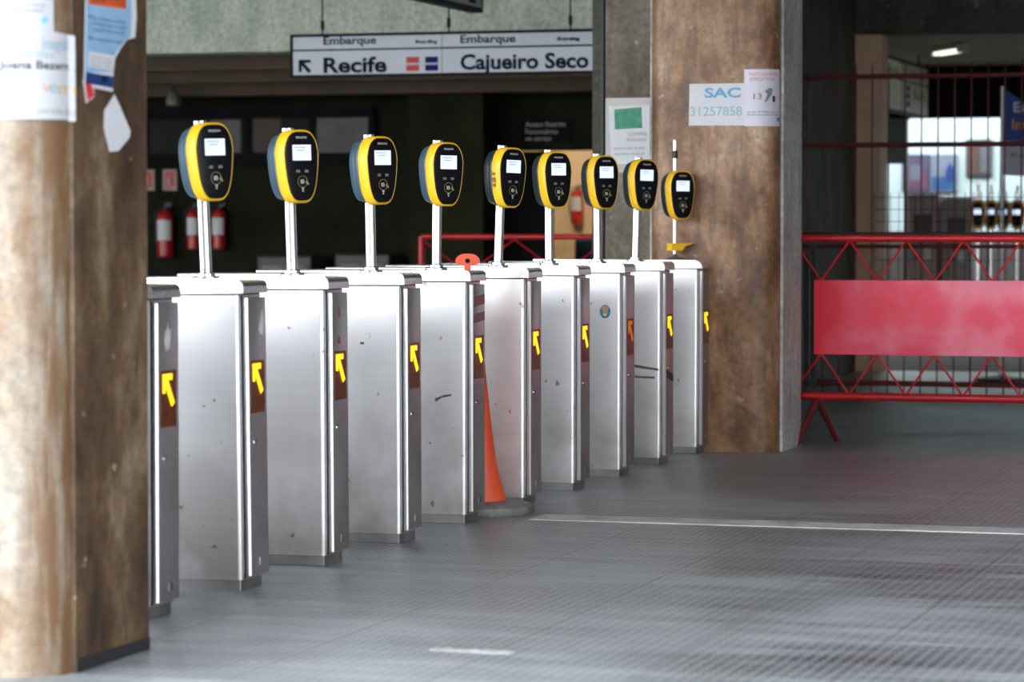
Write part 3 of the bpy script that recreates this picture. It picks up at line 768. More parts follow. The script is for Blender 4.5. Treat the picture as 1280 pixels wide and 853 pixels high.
# brown mark on the fifth rim
r5 = [o for o in bpy.data.objects if o.get('label') == rl[5]][0]
b = BM()
for (z0, z1) in ((.385, .398), (.355, .377), (.338, .350)): box(b, -RW/2-.0012, -RW/2+.0004, -.052, -.034, z0, z1)
obj('brown_mark', b, plain('brown_mark', (.22, .10, .01), .5), r5)
t9 = make_stand(.619, .334, .0095, 'last card reader on a thin tall pole before the brown pillar', True)
y = gy[9]+.10; lo, hi = GX-.5, GX
for _ in range(40):
    m = (lo+hi)/2
    if proj((m, y, 1.0))[0] < 843.5: lo = m
    else: hi = m
t9.location = (lo, y, 1.001); t9.rotation_euler = (0, 0, TH+math.radians(31)-math.atan(208/FPX))
c = [q for q in t9.children if q.name.startswith('rear_shell')][0]; c.data.materials[0] = MATS['slate_plastic_dark']
print('reader 9', proj((lo, y, 1.0+.615)), proj((lo, y, 1.327)))
# ------------------------------------------------------------------ traffic cone
cy_ = (gy[4]+CW+gy[5])/2-.04
def xat(px, y, z):
    lo, hi = -12.0, 6.0
    for _ in range(50):
        m = (lo+hi)/2
        if proj((m, y, z))[0] < px: lo = m
        else: hi = m
    return lo
cxb = xat(604, cy_, 0.03)
tc = thing('traffic_cone', (cxb, cy_, 0), 'tall orange traffic cone on a grey rubber base between two gates', 'traffic cone')
prof = [(.205, 0), (.215, .012), (.212, .034), (.19, .046), (.13, .052)]
b = BM()
lathe(b, [(0, 0)]+prof+[(.10, .054), (0, .054)], 8)
bmesh.ops.rotate(b, verts=b.verts, cent=(0, 0, 0), matrix=Matrix.Rotation(PI/8, 3, 'Z'))
bmesh.ops.bevel(b, geom=[e for e in b.edges if abs(e.verts[0].co.z-e.verts[1].co.z) > .01], offset=.012, segments=2, affect='EDGES')
obj('rubber_base', b, rubber, tc, 50)
shift = -.068
b = BM(); rings = []
cp = [(.100, .05), (.092, .08), (.078, .14), (.066, .22), (.058, .34), (.050, .5), (.042, .68), (.034, .84), (.028, .93), (.024, .97)]
for r_, z in cp: rings.append((r_, z))
tube(b, [(shift*z/1.05, 0, z) for _, z in cp], [r_ for r_, _ in cp], 28)
obj('cone_body', b, orange, tc, 40)
# flat grip with a hole
b = BM(); n = 32; RX, RZ = .050, .032
out = []
for k in range(n):
    a = 2*PI*k/n; c, s = math.cos(a), math.sin(a)
    out.append((RX*math.copysign(abs(c)**.8, c), RZ*s if s > 0 else RZ*.55*s))
vs = []
for k in range(n):
    a = 2*PI*k/n
    u, v = out[k]; hu, hv = .010*math.cos(a), .010*math.sin(a)+.002
    vs.append([b.verts.new(p) for p in ((u, -.011, v), (u, .011, v), (hu, .011, hv), (hu, -.011, hv))])
for k in range(n):
    for j in range(4): b.faces.new((vs[k][j], vs[(k+1) % n][j], vs[(k+1) % n][(j+1) % 4], vs[k][(j+1) % 4]))
box(b, -.014, .014, -.010, .010, -.055, -.014)
zt = 1.17-(327-284)/FPX*((Vector((cxb, cy_, 1))-EYE).dot(_F))
move(b, shift*zt/1.05, 0, zt, TH)
obj('grip', b, orange, tc, 40)
# ------------------------------------------------------------------ red barriers
def barrier(name, label, Y, pxl, ytop, ybot, panel, x1, foot, zz, mat=redp, group=None, r=.02):
    a = atY(pxl, ytop, Y); zb = atY(pxl, ybot, Y).z; zt = a.z
    t = thing(name, (a.x, Y, 0), label, 'barrier', 0, group)
    L = x1-a.x
    obj('top_rail', tube(BM(), [(0, 0, zt), (L, 0, zt)], r, 12), mat, t, 40)
    obj('bottom_rail', tube(BM(), [(0, 0, zb), (L, 0, zb)], r*1.1, 12), mat, t, 40)
    if panel:
        p0 = atY(panel[0], panel[1], Y); p1 = atY(panel[0], panel[2], Y)
        obj('panel', bx(p0.x-a.x, L-.02, -.012, .012, p1.z, p0.z, .002, 1), panelm, t)
    def zig(nm, zlo, zhi, start, step, up, yo):
        b = BM(); x = start; k = 0
        pts = []
        while x < L:
            pts.append((x, yo, zhi if (k % 2 == 0) == up else zlo)); x += step; k += 1
        for p, q_ in zip(pts, pts[1:]): tube(b, [p, q_], .006, 6)
        obj(nm, b, mat, t)
    if panel:
        zig('upper_lattice', p0.z-.005, zt-r*.5, zz[0], zz[1], True, 0)
        zig('lower_lattice', zb+r*.5, p1.z+.005, zz[0], zz[1], False, 0)
    else:
        zig('lattice', zb+r, zt-r, 0, .35, True, 0)
    return t, L, zt, zb
YB = 16.15
t, L, zt_, zb_ = barrier('crowd_barrier', 'red metal barrier with faded red panel right of the brown pillar', YB, 1004, 298, 495, (1018, 350, 443), xat(1500, YB, .5), 0, (.0, .0), redp) if False else (None,)*4
def xpx(px, Y=YB): return atY(px, 300, Y).x
a0 = xpx(1003)
step = (xpx(1133)-xpx(1062))/2
t, L, zt_, zb_ = barrier('crowd_barrier', 'red metal barrier with faded red panel right of the brown pillar', YB, 1003, 298, 495, (1018, 350, 443), xpx(1480), 0, (xpx(1062)-a0-step*2+.0, step))
obj('black_top_strip', tube(BM(), [(0, .012, zt_+.022), (L, .012, zt_+.022)], .012, 8), blackp, t, 40)
# left end posts and A-shaped feet
xl = xpx(1022)-a0
for xx in (xl, L-.2):
    b = BM()
    for s in (-1, 1): tube(b, [(xx, 0, zb_-.01), (xx+s*.07, s*.22, .0)], .017, 10)
    obj('foot', b, redd, t, 40)
b = BM(); box(b, xpx(1004)-a0, xpx(1010)-a0, .03, .055, .30, zt_-.09); box(b, xpx(1012)-a0, xpx(1018.5)-a0, .03, .055, .30, zt_-.03)
obj('end_post', b, darkm, t)
# second barrier among the left hall
YB2 = 20.8
t2, L2, zt2, zb2 = barrier('crowd_barrier', 'distant thin red barrier behind the gates in front of the doorway', YB2, 527, 296, 345, None, atY(775, 300, YB2).x, 0, None)
obj('end_post', tube(BM(), [(0, 0, 0), (0, 0, zt2)], .024, 12), redp, t2, 40)
obj('end_post', tube(BM(), [(L2-.02, 0, 0), (L2-.02, 0, zt2)], .024, 12), redp, t2, 40)
# ------------------------------------------------------------------ bar fence
YF = 20.6
fx0 = atY(1003, 300, YF).x; fx1 = atY(1330, 300, YF).x
tf = thing('bar_fence', (fx0, YF, 0), 'tall dark red bar fence with pointed uprights behind the barrier', 'fence')
FL = fx1-fx0
for py, r in ((97, .018), (182, .018), (308, .014), (478, .02)):
    z = atY(1010, py, YF).z
    obj('rail', tube(BM(), [(0, 0, z), (FL, 0, z)], r, 10), redd, tf, 40)
ztop = atY(1100, 80, YF).z
step = atY(1120.5, 300, YF).x-atY(1100, 300, YF).x
x = .03
while x < FL:
    h = ztop+random.uniform(-.01, .02)
    obj('upright', tube(BM(), [(x, 0, .02), (x, 0, h-.08), (x, 0, h)], [.0055, .0055, .002], 8), redd, tf, 40); x += step
b = BM()
for py in (247, 262, 277, 325):
    z = atY(1100, py, YF).z; tube(b, [(atY(1092, 300, YF).x-fx0, .02, z), (FL, .02, z)], .0025, 6)
xx = atY(1092, 300, YF).x-fx0
while xx < FL:
    tube(b, [(xx, .02, .3), (xx, .02, atY(1100, 240, YF).z)], .0022, 6); xx += step/2
obj('wire_mesh', b, darkm, tf)
# ------------------------------------------------------------------ hanging signs
def sign_panel(Y, x0, x1, y0, y1):
    a = atY(x0, y1, Y); b = atY(x1, (y0-9)*1.0, Y); return a, b
YS = 19.6
a = atY(364.5, 98, YS); tl = atY(364.5, 43.5, YS); rr_ = atY(749.5, 92, YS)
SW = rr_.x-a.x; SH = tl.z-a.z
ts = thing('hanging_sign', (a.x, YS, a.z), 'long hanging station sign reading Embarque Recife and Cajueiro Seco', 'sign')
fr = BM()
ft = .02
box(fr, 0, SW, -.03, .03, 0, ft); box(fr, 0, SW, -.03, .03, SH-ft, SH); box(fr, 0, ft, -.03, .03, ft, SH-ft); box(fr, SW-ft, SW, -.03, .03, ft, SH-ft)
obj('frame', fr, signfr, ts)
obj('face', bx(ft, SW-ft, -.025, .025, ft, SH-ft), signw, ts)
def sl(px, py): q = atY(px, py, YS); return q.x-a.x, q.z-a.z
zd = SH*.61
obj('divider', bx(ft, SW-ft, -.028, -.025, zd, zd+.012), signfr, ts)
xm = sl(554, 60)[0]
obj('seam', bx(xm-.003, xm+.003, -.0275, -.025, ft, SH-ft), inkg, ts)
def stext(s, px, pyb, cap, wpx, mat, bold=.022, skew=True):
    bm = text_bm(s, 1, .001, bold=bold); xs = [v.co.x for v in bm.verts]; m0 = min(xs)
    u = sl(px, pyb)[0]; u2 = sl(px+wpx, pyb)[0]; z = sl(px, pyb)[1]; z2 = sl(px, pyb-cap)[1]
    kx = (u2-u)/(max(xs)-m0); kz = (z2-z)/cap_h()
    for v in bm.verts: v.co = (u+(v.co.x-m0)*kx, -.027+v.co.y*.5, z+v.co.z*kz)
    obj('lettering', bm, mat, ts)
stext('Embarque', 406, 56, 9.5, 66, navyd := plain('sign_ink', (.004, .007, .025), .6, spec=.1))
stext('Boarding', 521, 54.5, 4.2, 27, navyd, .034)
stext('Embarque', 577, 54, 9.5, 69, navyd)
stext('Boarding', 698, 51, 4.2, 28, navyd, .034)
stext('Recife', 406, 91, 18, 79, navyd, .030)
stext('Cajueiro Seco', 577, 87, 18, 160, navyd, .030)
def srect(nm, x0, x1, y0, y1, mat):
    u0, z1 = sl(x0, y0); u1, z0 = sl(x1, y1); obj(nm, bx(u0, u1, -.0275, -.025, z0, z1), mat, ts)
sred = plain('sign_red', (.55, .03, .03), .5); snav = plain('sign_navy', (.006, .008, .12), .5, spec=.1)
for y0, y1 in ((71.5, 79), (81.5, 89)):
    srect('red_mark', 509.5, 525.5, y0, y1, sred); srect('blue_mark', 533, 549, y0-.3, y1-.3, snav)
b = BM()
pts = [(375, 75), (390, 75), (390, 78.8), (382, 79), (391, 89), (387.5, 92), (379, 82.5), (379, 90), (375, 90.5)]
prism(b, [sl(*p) for p in pts], lambda u, v: (u, -.0275, v), lambda u, v: (u, -.025, v)); obj('arrow_mark', b, navyd, ts)
b = BM()
for px in (403, 561, 713):
    u = sl(px, 40)[0]; tube(b, [(u, 0, SH-.002), (u, 0, ROOF-a.z-.002)], .006, 6); tube(b, [(u, 0, SH+.03), (u, 0, SH+.09)], .014, 8)
obj('hanger', b, darkm, ts)
# second sign seen at the top edge, running away from the camera
zs = 2.62
e = atZ(604, 16, zs); th = e.x-atZ(586, 16, zs).x
ts2 = thing('hanging_sign', (e.x, e.y, zs), 'dark framed hanging sign cut off by the top edge above the long sign', 'sign')
fr = BM(); Ls = 2.6
box(fr, -th, 0, -Ls, 0, 0, .03); box(fr, -th, 0, -Ls, 0, .36, .39); box(fr, -th, 0, -.03, 0, .03, .36); box(fr, -th, 0, -Ls, -Ls+.03, .03, .36)
obj('frame', fr, signfr, ts2); obj('face', bx(-th+.004, -.004, -Ls+.03, -.03, .03, .36), signw, ts2)
obj('blue_mark', bx(-.004, -.001, -.30, -.16, .05, .14), snav, ts2)
obj('hanger', tube(BM(), [(-th/2, -.5, .39), (-th/2, -.5, ROOF-zs-.002)], .008, 8), darkm, ts2)
obj('hanger', tube(BM(), [(-th/2, -2.1, .39), (-th/2, -2.1, ROOF-zs-.002)], .008, 8), darkm, ts2)
# ------------------------------------------------------------------ back wall furnishing
def ybox(px0, px1, py0, py1, Y, depth, bev=.005):
    p = atY(px0, py1, Y); q = atY(px1, py0, Y)
    return p, bx(0, q.x-p.x, 0, depth, 0, q.z-p.z, bev, 1), q.x-p.x, q.z-p.z
YW = BY-.06
p, bm, w, h = ybox(178, 466, 135, 207, YW, .055); bm.free()
t = thing('notice_board', (p.x, YW, p.z), 'long black framed row of dark panels high on the back wall', 'notice board')
def wl(px, py): q = atY(px, py, YW); return q.x-p.x, q.z-p.z
b = BM(); box(b, 0, w, 0, .055, 0, .10); box(b, 0, w, 0, .055, h-.08, h)
cols = (178, 305, 388, 466)
for px in (180, 308, 390, 464): u = wl(px, 170)[0]; box(b, u-.03, u+.03, 0, .055, .10, h-.08)
obj('frame', b, gapm, t)
for k in range(3):
    u0 = wl((180, 308, 390)[k], 170)[0]+.03; u1 = wl((308, 390, 464)[k], 170)[0]-.03
    obj('panel', bx(u0, u1, .02, .05, .10, h-.08), [board, board, plain('grey_board', (.06, .06, .06), .5, 0, .3, 4)][k], t)
u0, z1 = wl(316, 148); u1, z0 = wl(350, 203); obj('brown_sheet', bx(u0, u1, .012, .02, .11, z1), brownb, t)
u0, z1 = wl(262, 150); u1, z0 = wl(300, 200); obj('grey_sheet', bx(u0, u1, .012, .02, .11, z1), greyb, t)
# fire extinguishers
def make_ext(label, grp):
    t = thing('fire_extinguisher', (0, 0, 0), label, 'fire extinguisher', 0, grp)
    obj('cylinder', lathe(BM(), [(0, 0), (.07, 0), (.082, .012), (.082, .40), (.07, .44), (.035, .465), (.025, .47), (0, .47)], 24), plain('extinguisher_red', (.42, .012, .015), .3), t, 40)
    b = BM()
    seg = 12
    for z0, z1 in ((.17, .37),):
        r = .0835; va = [[b.verts.new((r*math.sin(a), -r*math.cos(a), z)) for a in [(-1.1+2.2*k/seg) for k in range(seg+1)]] for z in (z0, z1)]
        for k in range(seg): b.faces.new((va[0][k], va[0][k+1], va[1][k+1], va[1][k]))
    obj('white_label', b, paper, t)
    obj('bracket', bx(-.03, .03, .07, .0845, .10, .40), blackp, t)
    b = BM(); tube(b, [(0, 0, .465), (0, 0, .51)], .018, 10); box(b, -.01, .07, -.012, .012, .50, .515); box(b, -.01, .08, -.01, .01, .525, .538)
    obj('valve', b, blackp, t)
    b = BM(); tube(b, [(-.015, 0, .50), (-.06, -.02, .50), (-.1, -.03, .42), (-.1, -.03, .25), (-.09, -.02, .12)], .009, 8)
    obj('hose', b, blackp, t, 50)
    return t
ext = make_ext('x', 'fire extinguishers on the back wall')
es = [(205.5, 322, 'red fire extinguisher on the back wall, nearest the left pillar'), (240.5, 312, 'middle red fire extinguisher, left of the first reader pole'), (272, 312, 'red fire extinguisher just right of the first reader pole')]
for i, (px, py, lab) in enumerate(es):
    r = ext if i == 0 else dup(ext, (0, 0, 0))
    q = atY(px, py, BY-.10); r.location = q; r['label'] = lab
    k = 1.0 if i == 0 else .84
    r.scale = (.9*k,)*3
    r.location.y = BY-.0845*.9*k
    if False: pass
# placards above extinguishers
for px, lab in ((184, 'red bordered extinguisher placard partly behind the left pillar'), (212, 'red bordered extinguisher placard on the back wall, fully seen')):
    p_ = atY(px-8.5, 238.5, BY-.012)
    t = thing('safety_placard', (p_.x, BY-.012, p_.z), lab, 'sign', 0, 'extinguisher placards')
    w = atY(px+9, 238, BY-.012).x-p_.x; h = atY(px, 212, BY-.012).z-p_.z
    obj('plate', bx(0, w, 0, .01, 0, h), plain('placard_cream', (.35, .28, .22)), t)
    obj('red_field', bx(.025, w-.025, -.002, 0, .03, h-.02), redi, t)
    obj('extinguisher_symbol', lathe(BM(), [(0, 0), (.018, 0), (.02, .01), (.02, .06), (.008, .075), (.008, .09), (0, .09)], 10, (w/2, -.001, .05)), plain('placard_pale', (.5, .42, .38)), t)
# staff sign
YT = BY-.02
p_ = atY(652, 178.5, YT)
t = thing('door_sign', (p_.x, YT, p_.z), 'black sign with white lettering Acesso Restrito above the dark doorway', 'sign')
w = atY(713, 170, YT).x-p_.x; h = atY(652, 151, YT).z-p_.z
obj('plate', bx(0, w, 0, .018, 0, h*.6), gapm, t); obj('plate', bx(0, w, 0, .018, h*.63, h), gapm, t)
for s, u, v, ww in (('Acesso Restrito', 5, 156.2+2.2, 50), ('Funcionários', 5, 167.5, 40), ('em serviço', 5, 176, 32)):
    bm = text_bm(s, 1, 0); xs = [q.co.x for q in bm.verts]; m0 = min(xs); kx = (atY(652+u+ww, v, YT).x-atY(652+u, v, YT).x)/(max(xs)-m0)
    zb = atY(660, v, YT).z-p_.z; ux = atY(652+u, v, YT).x-p_.x
    for q in bm.verts: q.co = (ux+(q.co.x-m0)*kx, -.002, zb+q.co.z*.058)
    obj('lettering', bm, plain('sign_letter_grey', (.42, .42, .42)), t)
# low grey boxes
for (x0, x1, y0, y1, lab) in ((321, 389, 320, 352, 'low grey metal cabinet by the back wall behind the first two readers'), (418, 487, 318, 350, 'low grey metal cabinet by the back wall behind the third reader')):
    Y = BY-.55; p_ = atY(x0, y1, Y); q = atY(x1, y0, Y); w = q.x-p_.x; h = q.z
    t = thing('metal_cabinet', (p_.x, Y, 0), lab, 'cabinet', 0, 'low grey cabinets by the back wall')
    obj('body', bx(0, w, 0, .4, 0, h, .02, 2), greyb, t)
    obj('door', bx(.05, w*.48, -.012, 0, .06, h-.08, .004, 1), plain('cabinet_door_grey', (.14, .145, .14), .45), t)
    obj('door', bx(w*.52, w-.05, -.012, 0, .06, h-.08, .004, 1), plain('cabinet_door_grey', (.14, .145, .14), .45), t)
# ceiling bits: white fitting
q = atY(217, 133, 24.2); ztop_ = fz+.055
t = thing('ceiling_fitting', (q.x, 24.2, q.z), 'small pale fitting hanging under the low ceiling above the first reader', 'lamp')
obj('stem', tube(BM(), [(0, 0, .1), (0, 0, ztop_-q.z-.001+.0)], .02, 8), greyb, t)
obj('shade', lathe(BM(), [(0, 0), (.06, .005), (.07, .05), (.04, .12), (0, .12)], 16), plain('fitting_pale', (.16, .16, .12)), t, 40)
# tube lamp body along the beam (brown low ceiling, unlit)
p_ = atY(185, 108, 22.7); q = atY(262, 98, 22.7)
# staff room contents
e2 = make_ext('red fire extinguisher hanging on the beige wall beyond the doorway', None); e2.location = (atY(716, 262, 28.0).x, 28.2-.0845*.68, atY(716, 279, 28.0).z); e2.scale = (.68, .68, .68)
Y = 26.6; p_ = atY(728, 330, Y)
t = thing('office_chair', (p_.x+.12, Y, 0), 'dark blue chair back in the beige room beyond the doorway', 'chair')
obj('backrest', bx(-.2, .25, 0, .06, .62, atY(735, 298, Y).z, .03, 3), plain('chair_blue', (.01, .04, .09), .6), t, 40)
obj('seat', bx(-.2, .25, -.42, .02, .44, .50, .02, 2), plain('chair_blue', (.01, .04, .09), .6), t, 40)
for sx_ in (-.17, .22):
    for sy_ in (-.38, .0): obj('leg', tube(BM(), [(sx_, sy_, 0), (sx_, sy_, .45)], .014, 8), darkm, t)
obj('back_support', tube(BM(), [(.02, .04, .47), (.02, .04, .66)], .02, 8), darkm, t)
# lamp in the staff room
def tube_lamp(name, label, loc, L, rz=0, estr=6, power=None, cat='lamp', drop=0, ecol=(1, .93, .8)):
    t = thing(name, loc, label, cat, rz)
    obj('housing', bx(-L/2, L/2, -.06, .06, .0, .05, .008, 2), plain('lamp_housing', (.6, .6, .58), .5), t)
    for s in (-.03, .03): obj('lamp_tube', tube(BM(), [(-L/2+.03, s, -.018), (L/2-.03, s, -.018)], .014, 10), plain('tube_glow_%d' % estr, (.8, .8, .8), .4, emis=ecol, estr=estr), t, 40)
    for sx in (-1, 1): obj('socket', bx(sx*L/2-.015, sx*L/2+.015, -.05, .05, -.035, .0), plain('lamp_housing', (.6, .6, .58), .5), t)
    return t
tube_lamp('tube_lamp', 'fluorescent tube lamp on the ceiling of the room beyond the doorway', (-7.9, 26.7, 2.549), 1.2, 0, 50, ecol=(1, .85, .62))
# lamp in passage ceiling
q = atY(1187, 62, 26.5)
tube_lamp('tube_lamp', 'fluorescent tube lamp on the passage ceiling at top right', (q.x, q.y, 2.76-.051), .62, math.radians(-60), 1, ecol=(.75, .8, .62))
# ------------------------------------------------------------------ passage beyond the fence
# station sign along the passage: front is X-facing
q0 = atY(1098, 68, 25.6)
xs_ = q0.x
b0 = atX(1098, 130, xs_); b1 = atX(1160, 148, xs_); t1 = atX(1160, 88, xs_); t0 = atX(1098, 68, xs_)
Ysg0, Ysg1 = b0.y, b1.y
t = thing('hanging_sign', (xs_, Ysg0, (b0.z+b1.z)/2), 'pale wall sign with a red square in the passage beyond the fence', 'sign')
ll = Ysg1-Ysg0; hh = (t0.z-b0.z+t1.z-b1.z)/2
print('passage sign', ll, hh, xs_, Ysg0, Ysg1)
obj('board', bx(-.08, 0, 0, ll, 0, hh, .004, 1), plain('sign_cream', (.80, .78, .62), .5), t)
obj('frame', box(box(BM(), -.085, .005, -.01, ll, -.02, 0), -.085, .005, -.01, ll, hh, hh+.02), signfr, t)
obj('divider', bx(0, .004, 0, ll, hh*.62, hh*.65), signfr, t)
obj('seam', bx(0, .004, ll*.45, ll*.46, 0, hh), signfr, t)
for z0, z1 in ((.06, .27), (.31, .5)): obj('red_mark', bx(0, .005, ll*.10, ll*.19, hh*z0*1.15, hh*z1*1.15), redi, t)
for z0, z1 in ((.1, .2), (.24, .34), (.38, .48)): obj('blue_mark', bx(0, .005, ll*.55, ll*.60, hh*z0*1.15, hh*z1*1.15), snav, t)
def xtext(s, y, z, w, h_, mat, par):
    bm = text_bm(s, 1, 0); xs = [v.co.x for v in bm.verts]; m0 = min(xs); k = w/(max(xs)-m0)
    for v in bm.verts: v.co = (.006, y+(v.co.x-m0)*k, z+v.co.z*h_/cap_h())
    obj('lettering', bm, mat, par)
xtext('Saída', ll*.18, hh*.73, ll*.2, hh*.12, ink, t); xtext('Embarque', ll*.66, hh*.73, ll*.28, hh*.12, ink, t); xtext('Recife', ll*.68, hh*.3, ll*.25, hh*.18, ink, t)
obj('hanger', tube(tube(BM(), [(-.04, .3, hh+.02), (-.04, .3, 2.758-(b0.z+b1.z)/2)], .008, 6), [(-.04, ll-.3, hh+.02), (-.04, ll-.3, 2.758-(b0.z+b1.z)/2)], .008, 6), darkm, t)
# far wall things
def wallthing(name, label, cat, px0, px1, py0, py1, mats, Y=36, d=.04, grp=None):
    p_ = atY(px0, py1, Y-d-.001); q = atY(px1, py0, Y-d-.001); w, h = q.x-p_.x, q.z-p_.z
    t = thing(name, (p_.x, Y-d-.001, p_.z), label, cat, 0, grp)
    obj('frame', bx(0, w, 0, d, 0, h, .004, 1), mats[0], t)
    return t, w, h
lil = plain('poster_lilac', (.07, .055, .10), .5, 0, .2); pb = plain('poster_blue', (.02, .08, .20), .5, 0, .3, 3)
t, w, h = wallthing('poster_frame', 'dull lilac poster on the far white wall beyond the fence', 'poster', 1127, 1162, 193, 240, [lil])
obj('print', bx(.1*w, .9*w, -.004, 0, .1*h, .55*h), plain('poster_pink', (.12, .05, .08), .5, 0, .3, 3), t)
obj('picture', bx(.3*w, .7*w, -.008, -.004, .3*h, .7*h), plain('poster_grey', (.12, .12, .15), .5), t)
t, w, h = wallthing('poster_frame', 'blue and white poster on the far white wall, right of the lilac one', 'poster', 1163, 1196, 193, 240, [plain('poster_pale', (.15, .18, .22), .5, 0, .1)])
obj('print', bx(.05*w, .95*w, -.004, 0, .05*h, .4*h), pb, t)
obj('picture', prism(BM(), [(.55*w, .3*h), (.95*w, .3*h), (.9*w, .6*h), (.75*w, .8*h), (.6*w, .6*h)], lambda u, v: (u, -.008, v), lambda u, v: (u, -.004, v)), navy, t)
t, w, h = wallthing('notice_board', 'grey notice board with reddish lists on the far wall beside the blue flag', 'notice board', 1207, 1240, 174, 221, [plain('nb_grey', (.04, .045, .05), .5)])
for k in range(5): obj('list_row', bx(.08*w, .5*w, -.004, 0, (.1+.16*k)*h, (.2+.16*k)*h), plain('nb_brown', (.12, .05, .03), .5), t)
obj('pale_sheet', bx(.55*w, .93*w, -.004, 0, .1*h, .9*h), plain('nb_pale', (.10, .10, .105), .5), t)
# teal grey shutter strip at left of the far wall
p_ = atY(1100, 330, 32.5); 
tg = plain('teal_grey', (.13, .17, .17), .5, 0, .1)
t = thing('steel_shutter', (atY(1101, 300, 32.5).x, 32.5, 0), 'grey green roller shutter beyond the cream column', 'shutter')
w = atY(1143, 300, 32.5).x-atY(1101, 300, 32.5).x; h = atY(1101, 150, 32.5).z
b = BM()
k = 1.4
obj('curtain', bx(0, w*.72, 0, .04, atY(1101, 205, 32.5).z, h), tg, t)
obj('box', bx(-.05, w*.8, -.08, .12, h, h+.22, .01, 1), greyb, t)
obj('guide', bx(w*.72, w*.78, -.03, .06, 0, h), greyb, t); obj('guide', bx(-.05, 0, -.03, .06, 0, h), greyb, t)
# counters (pinkish grey ticket machines) in the passage
mats_c = [plain('kiosk_pink', (.33, .26, .28), .5, 0, .12), plain('kiosk_grey', (.25, .24, .25), .5, 0, .12), plain('kiosk_dark', (.06, .05, .06), .5)]
def kiosk(px0, px1, py0, Y, m, label):
    x0 = atY(px0, 300, Y).x; x1 = atY(px1, 300, Y).x; z = atY(px0, py0, Y).z; w = x1-x0
    t = thing('ticket_machine', (x0, Y, 0), label, 'ticket machine', 0, None)
    obj('body', bx(0, w, 0, .45, .06, z, .02, 2), m, t); obj('plinth', bx(.02, w-.02, .02, .43, 0, .06), mats_c[2], t)
    obj('screen', bx(w*.2, w*.8, -.006, 0, z*.70, z*.86), mats_c[2], t)
    obj('keypad', bx(w*.55, w*.8, -.012, 0, z*.55, z*.63), whitemk, t)
    obj('slot', bx(w*.2, w*.45, -.006, 0, z*.56, z*.58), mats_c[2], t)
    return t
kiosk(1134, 1172, 243, 31.5, mats_c[0], 'pinkish grey ticket machine seen through the fence below the lilac poster')
kiosk(1177, 1214, 247, 31.5, mats_c[1], 'grey ticket machine seen through the fence below the blue poster')
# distant gates with readers
YG = 27.5
gg = 'distant card readers beyond the fence'
pxs = [(1222, 'distant yellow reader leftmost of the group beyond the fence'), (1238, 'distant yellow reader second in the group beyond the fence'), (1254, 'distant yellow reader third in the group, below the blue flag'), (1271, 'distant yellow reader at the right edge of the photo')]
proto = None
for i, (px, lab) in enumerate(pxs):
    Y = YG+i*.30
    p_ = atY(px, 268, Y)
    if proto is None:
        z = p_.z
        t = thing('card_reader', (0, 0, 0), lab, 'card reader', 0, gg)
        s = .92
        def lf(bm): return move(bm, 0, 0, z)
        obj('bezel', lf(loft(BM(), [(.03, egg(.15, .27)), (0, egg(.15, .27)), (-.004, egg(.135, .255))])), plain('amber_plastic', (.50, .27, .03), .4), t, 50)
        obj('rear_shell', lf(loft(BM(), [(.031, egg(.145, .265)), (.08, egg(.14, .25)), (.10, egg(.10, .2))])), yellow, t, 50)
        obj('face', lf(loft(BM(), [(-.004, egg(.108, .215)), (-.007, egg(.10, .21))])), blackg, t)
        obj('screen', lf(bx(-.036, .036, -.009, -.0071, -.0, .05)), plain('far_screen', (.1, .1, .1), .3, emis=(.6, .7, 1.0), estr=.7), t)
        obj('pole', tube(BM(), [(0, .05, .0), (0, .05, z+.2)], .02, 14), chrome, t, 40)
        obj('pole_tip', tube(BM(), [(0, .05, z+.2), (0, .05, z+.27)], .012, 10), yellow, t, 40)
        t.location = (p_.x, Y, 0.0); proto = t
        zG = z
    else:
        t = dup(proto, (p_.x, Y, 0), lab)
# low cabinets that carry them
t0_ = None
for i, (px, _) in enumerate(pxs):
    pass
# flag banner
YFL = 23.2
p_ = atY(1252, 225, YFL)
t = thing('flag_banner', (p_.x, YFL, 0), 'blue and white flag banner at the right edge above the fence', 'flag')
ztb = atY(1252, 108, YFL).z
obj('pole', tube(BM(), [(0, 0, 0.03), (0, 0, ztb)], .014, 10), plain('flag_pole_grey', (.55, .57, .58), .3, .6), t, 40)
obj('base', lathe(BM(), [(0, 0), (.2, 0), (.2, .02), (.03, .04), (0, .04)], 24), darkm, t, 40)
def fl(px, py): q = atY(px, py, YFL); return q.x-p_.x, q.z
def cloth(pts, off, mat, nm, th_=.004):
    bm = prism(BM(), [fl(*p) for p in pts], lambda u, v: (u, off-th_, v), lambda u, v: (u, off, v))
    cut(bm, .05)
    for v in bm.verts: v.co.y += .012*math.sin(v.co.x*14+v.co.z*3)
    return obj(nm, bm, mat, t)
fb = plain('flag_blue', (.012, .07, .32), .6, 0, .1); fw = plain('flag_white', (.52, .55, .62), .6)
cloth([(1253, 110), (1300, 140), (1330, 178), (1253, 176)], 0, fb, 'blue_cloth'); cloth([(1253, 176), (1330, 178), (1325, 222), (1253, 219)], 0, fw, 'white_cloth')
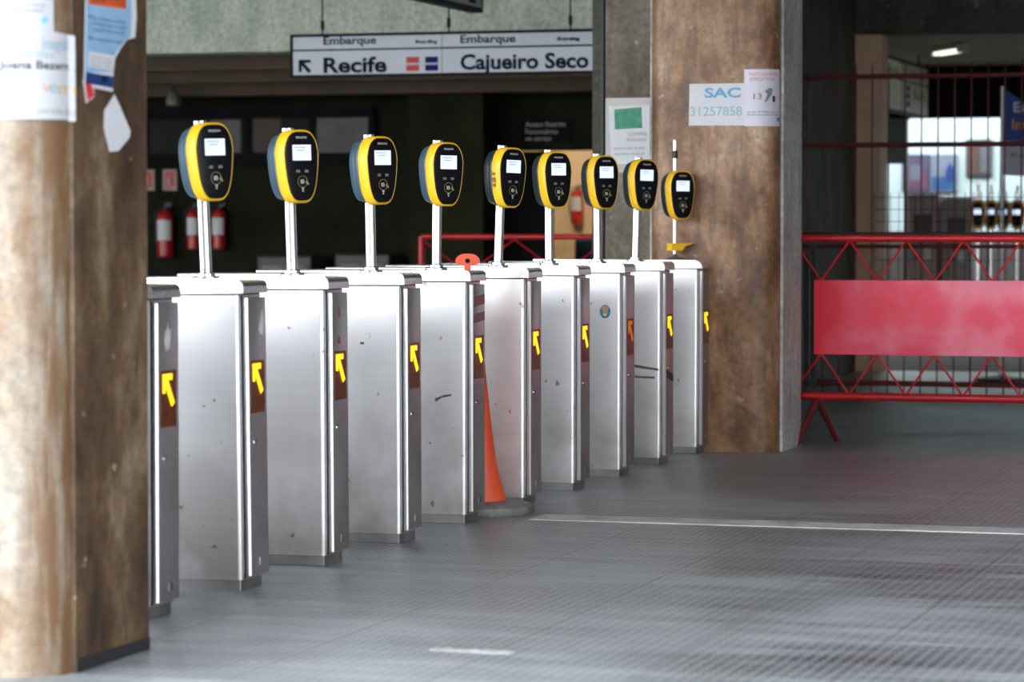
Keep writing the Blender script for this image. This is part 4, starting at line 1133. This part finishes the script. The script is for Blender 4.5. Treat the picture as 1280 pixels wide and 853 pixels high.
def ftext(s, px, py, h_, w_, mat):
    bm = text_bm(s, 1, 0, bold=.02); xs = [v.co.x for v in bm.verts]; m0 = min(xs)
    u, z = fl(px, py); u2 = fl(px+w_, py)[0]; z2 = fl(px, py-h_)[1]; kx = (u2-u)/(max(xs)-m0)
    for v in bm.verts:
        v.co = (u+(v.co.x-m0)*kx, -.012, z+v.co.z*(z2-z)/cap_h()); v.co.y += .012*math.sin(v.co.x*14+v.co.z*3)
    obj('lettering', bm, mat, t)
ftext('Estação', 1267, 140, 12, 52, paper); ftext('Integra', 1265, 162, 13, 52, plain('flag_orange', (.75, .28, .03), .5)); ftext('Recife', 1264, 196, 5, 40, inkg)
# ------------------------------------------------------------------ light
w = bpy.data.worlds.new('sky'); S.world = w; w.use_nodes = True; n = w.node_tree.nodes; l = w.node_tree.links
bg = n['Background']
# overcast sky, brightest round the veiled sun behind the photographer's left shoulder
tc_ = n.new('ShaderNodeTexCoord'); nv = n.new('ShaderNodeVectorMath'); nv.operation = 'NORMALIZE'; l.new(tc_.outputs['Generated'], nv.inputs[0])
sx = n.new('ShaderNodeSeparateXYZ'); l.new(nv.outputs['Vector'], sx.inputs[0])
cr = ramp(n, [(0, (.97, .98, 1.0)), (.4, (.92, .96, 1.0)), (1, (.7, .82, 1.0))]); l.new(sx.outputs['Z'], cr.inputs['Fac']); l.new(cr.outputs['Color'], bg.inputs['Color'])
SUN = Vector((-.55, -.78, .42)).normalized()
dt = n.new('ShaderNodeVectorMath'); dt.operation = 'DOT_PRODUCT'; l.new(nv.outputs['Vector'], dt.inputs[0]); dt.inputs[1].default_value = SUN
mxm = n.new('ShaderNodeMath'); mxm.operation = 'MAXIMUM'; l.new(dt.outputs['Value'], mxm.inputs[0]); mxm.inputs[1].default_value = 0
pw = n.new('ShaderNodeMath'); pw.operation = 'POWER'; l.new(mxm.outputs[0], pw.inputs[0]); pw.inputs[1].default_value = 5
ma = n.new('ShaderNodeMath'); ma.operation = 'MULTIPLY_ADD'; l.new(pw.outputs[0], ma.inputs[0]); ma.inputs[1].default_value = 7; ma.inputs[2].default_value = 3
l.new(ma.outputs[0], bg.inputs['Strength'])
vs_ = S.view_settings; vs_.view_transform = 'Standard'; vs_.look = 'None'; vs_.gamma = 1; vs_.use_curve_mapping = False; vs_.exposure = 0.9
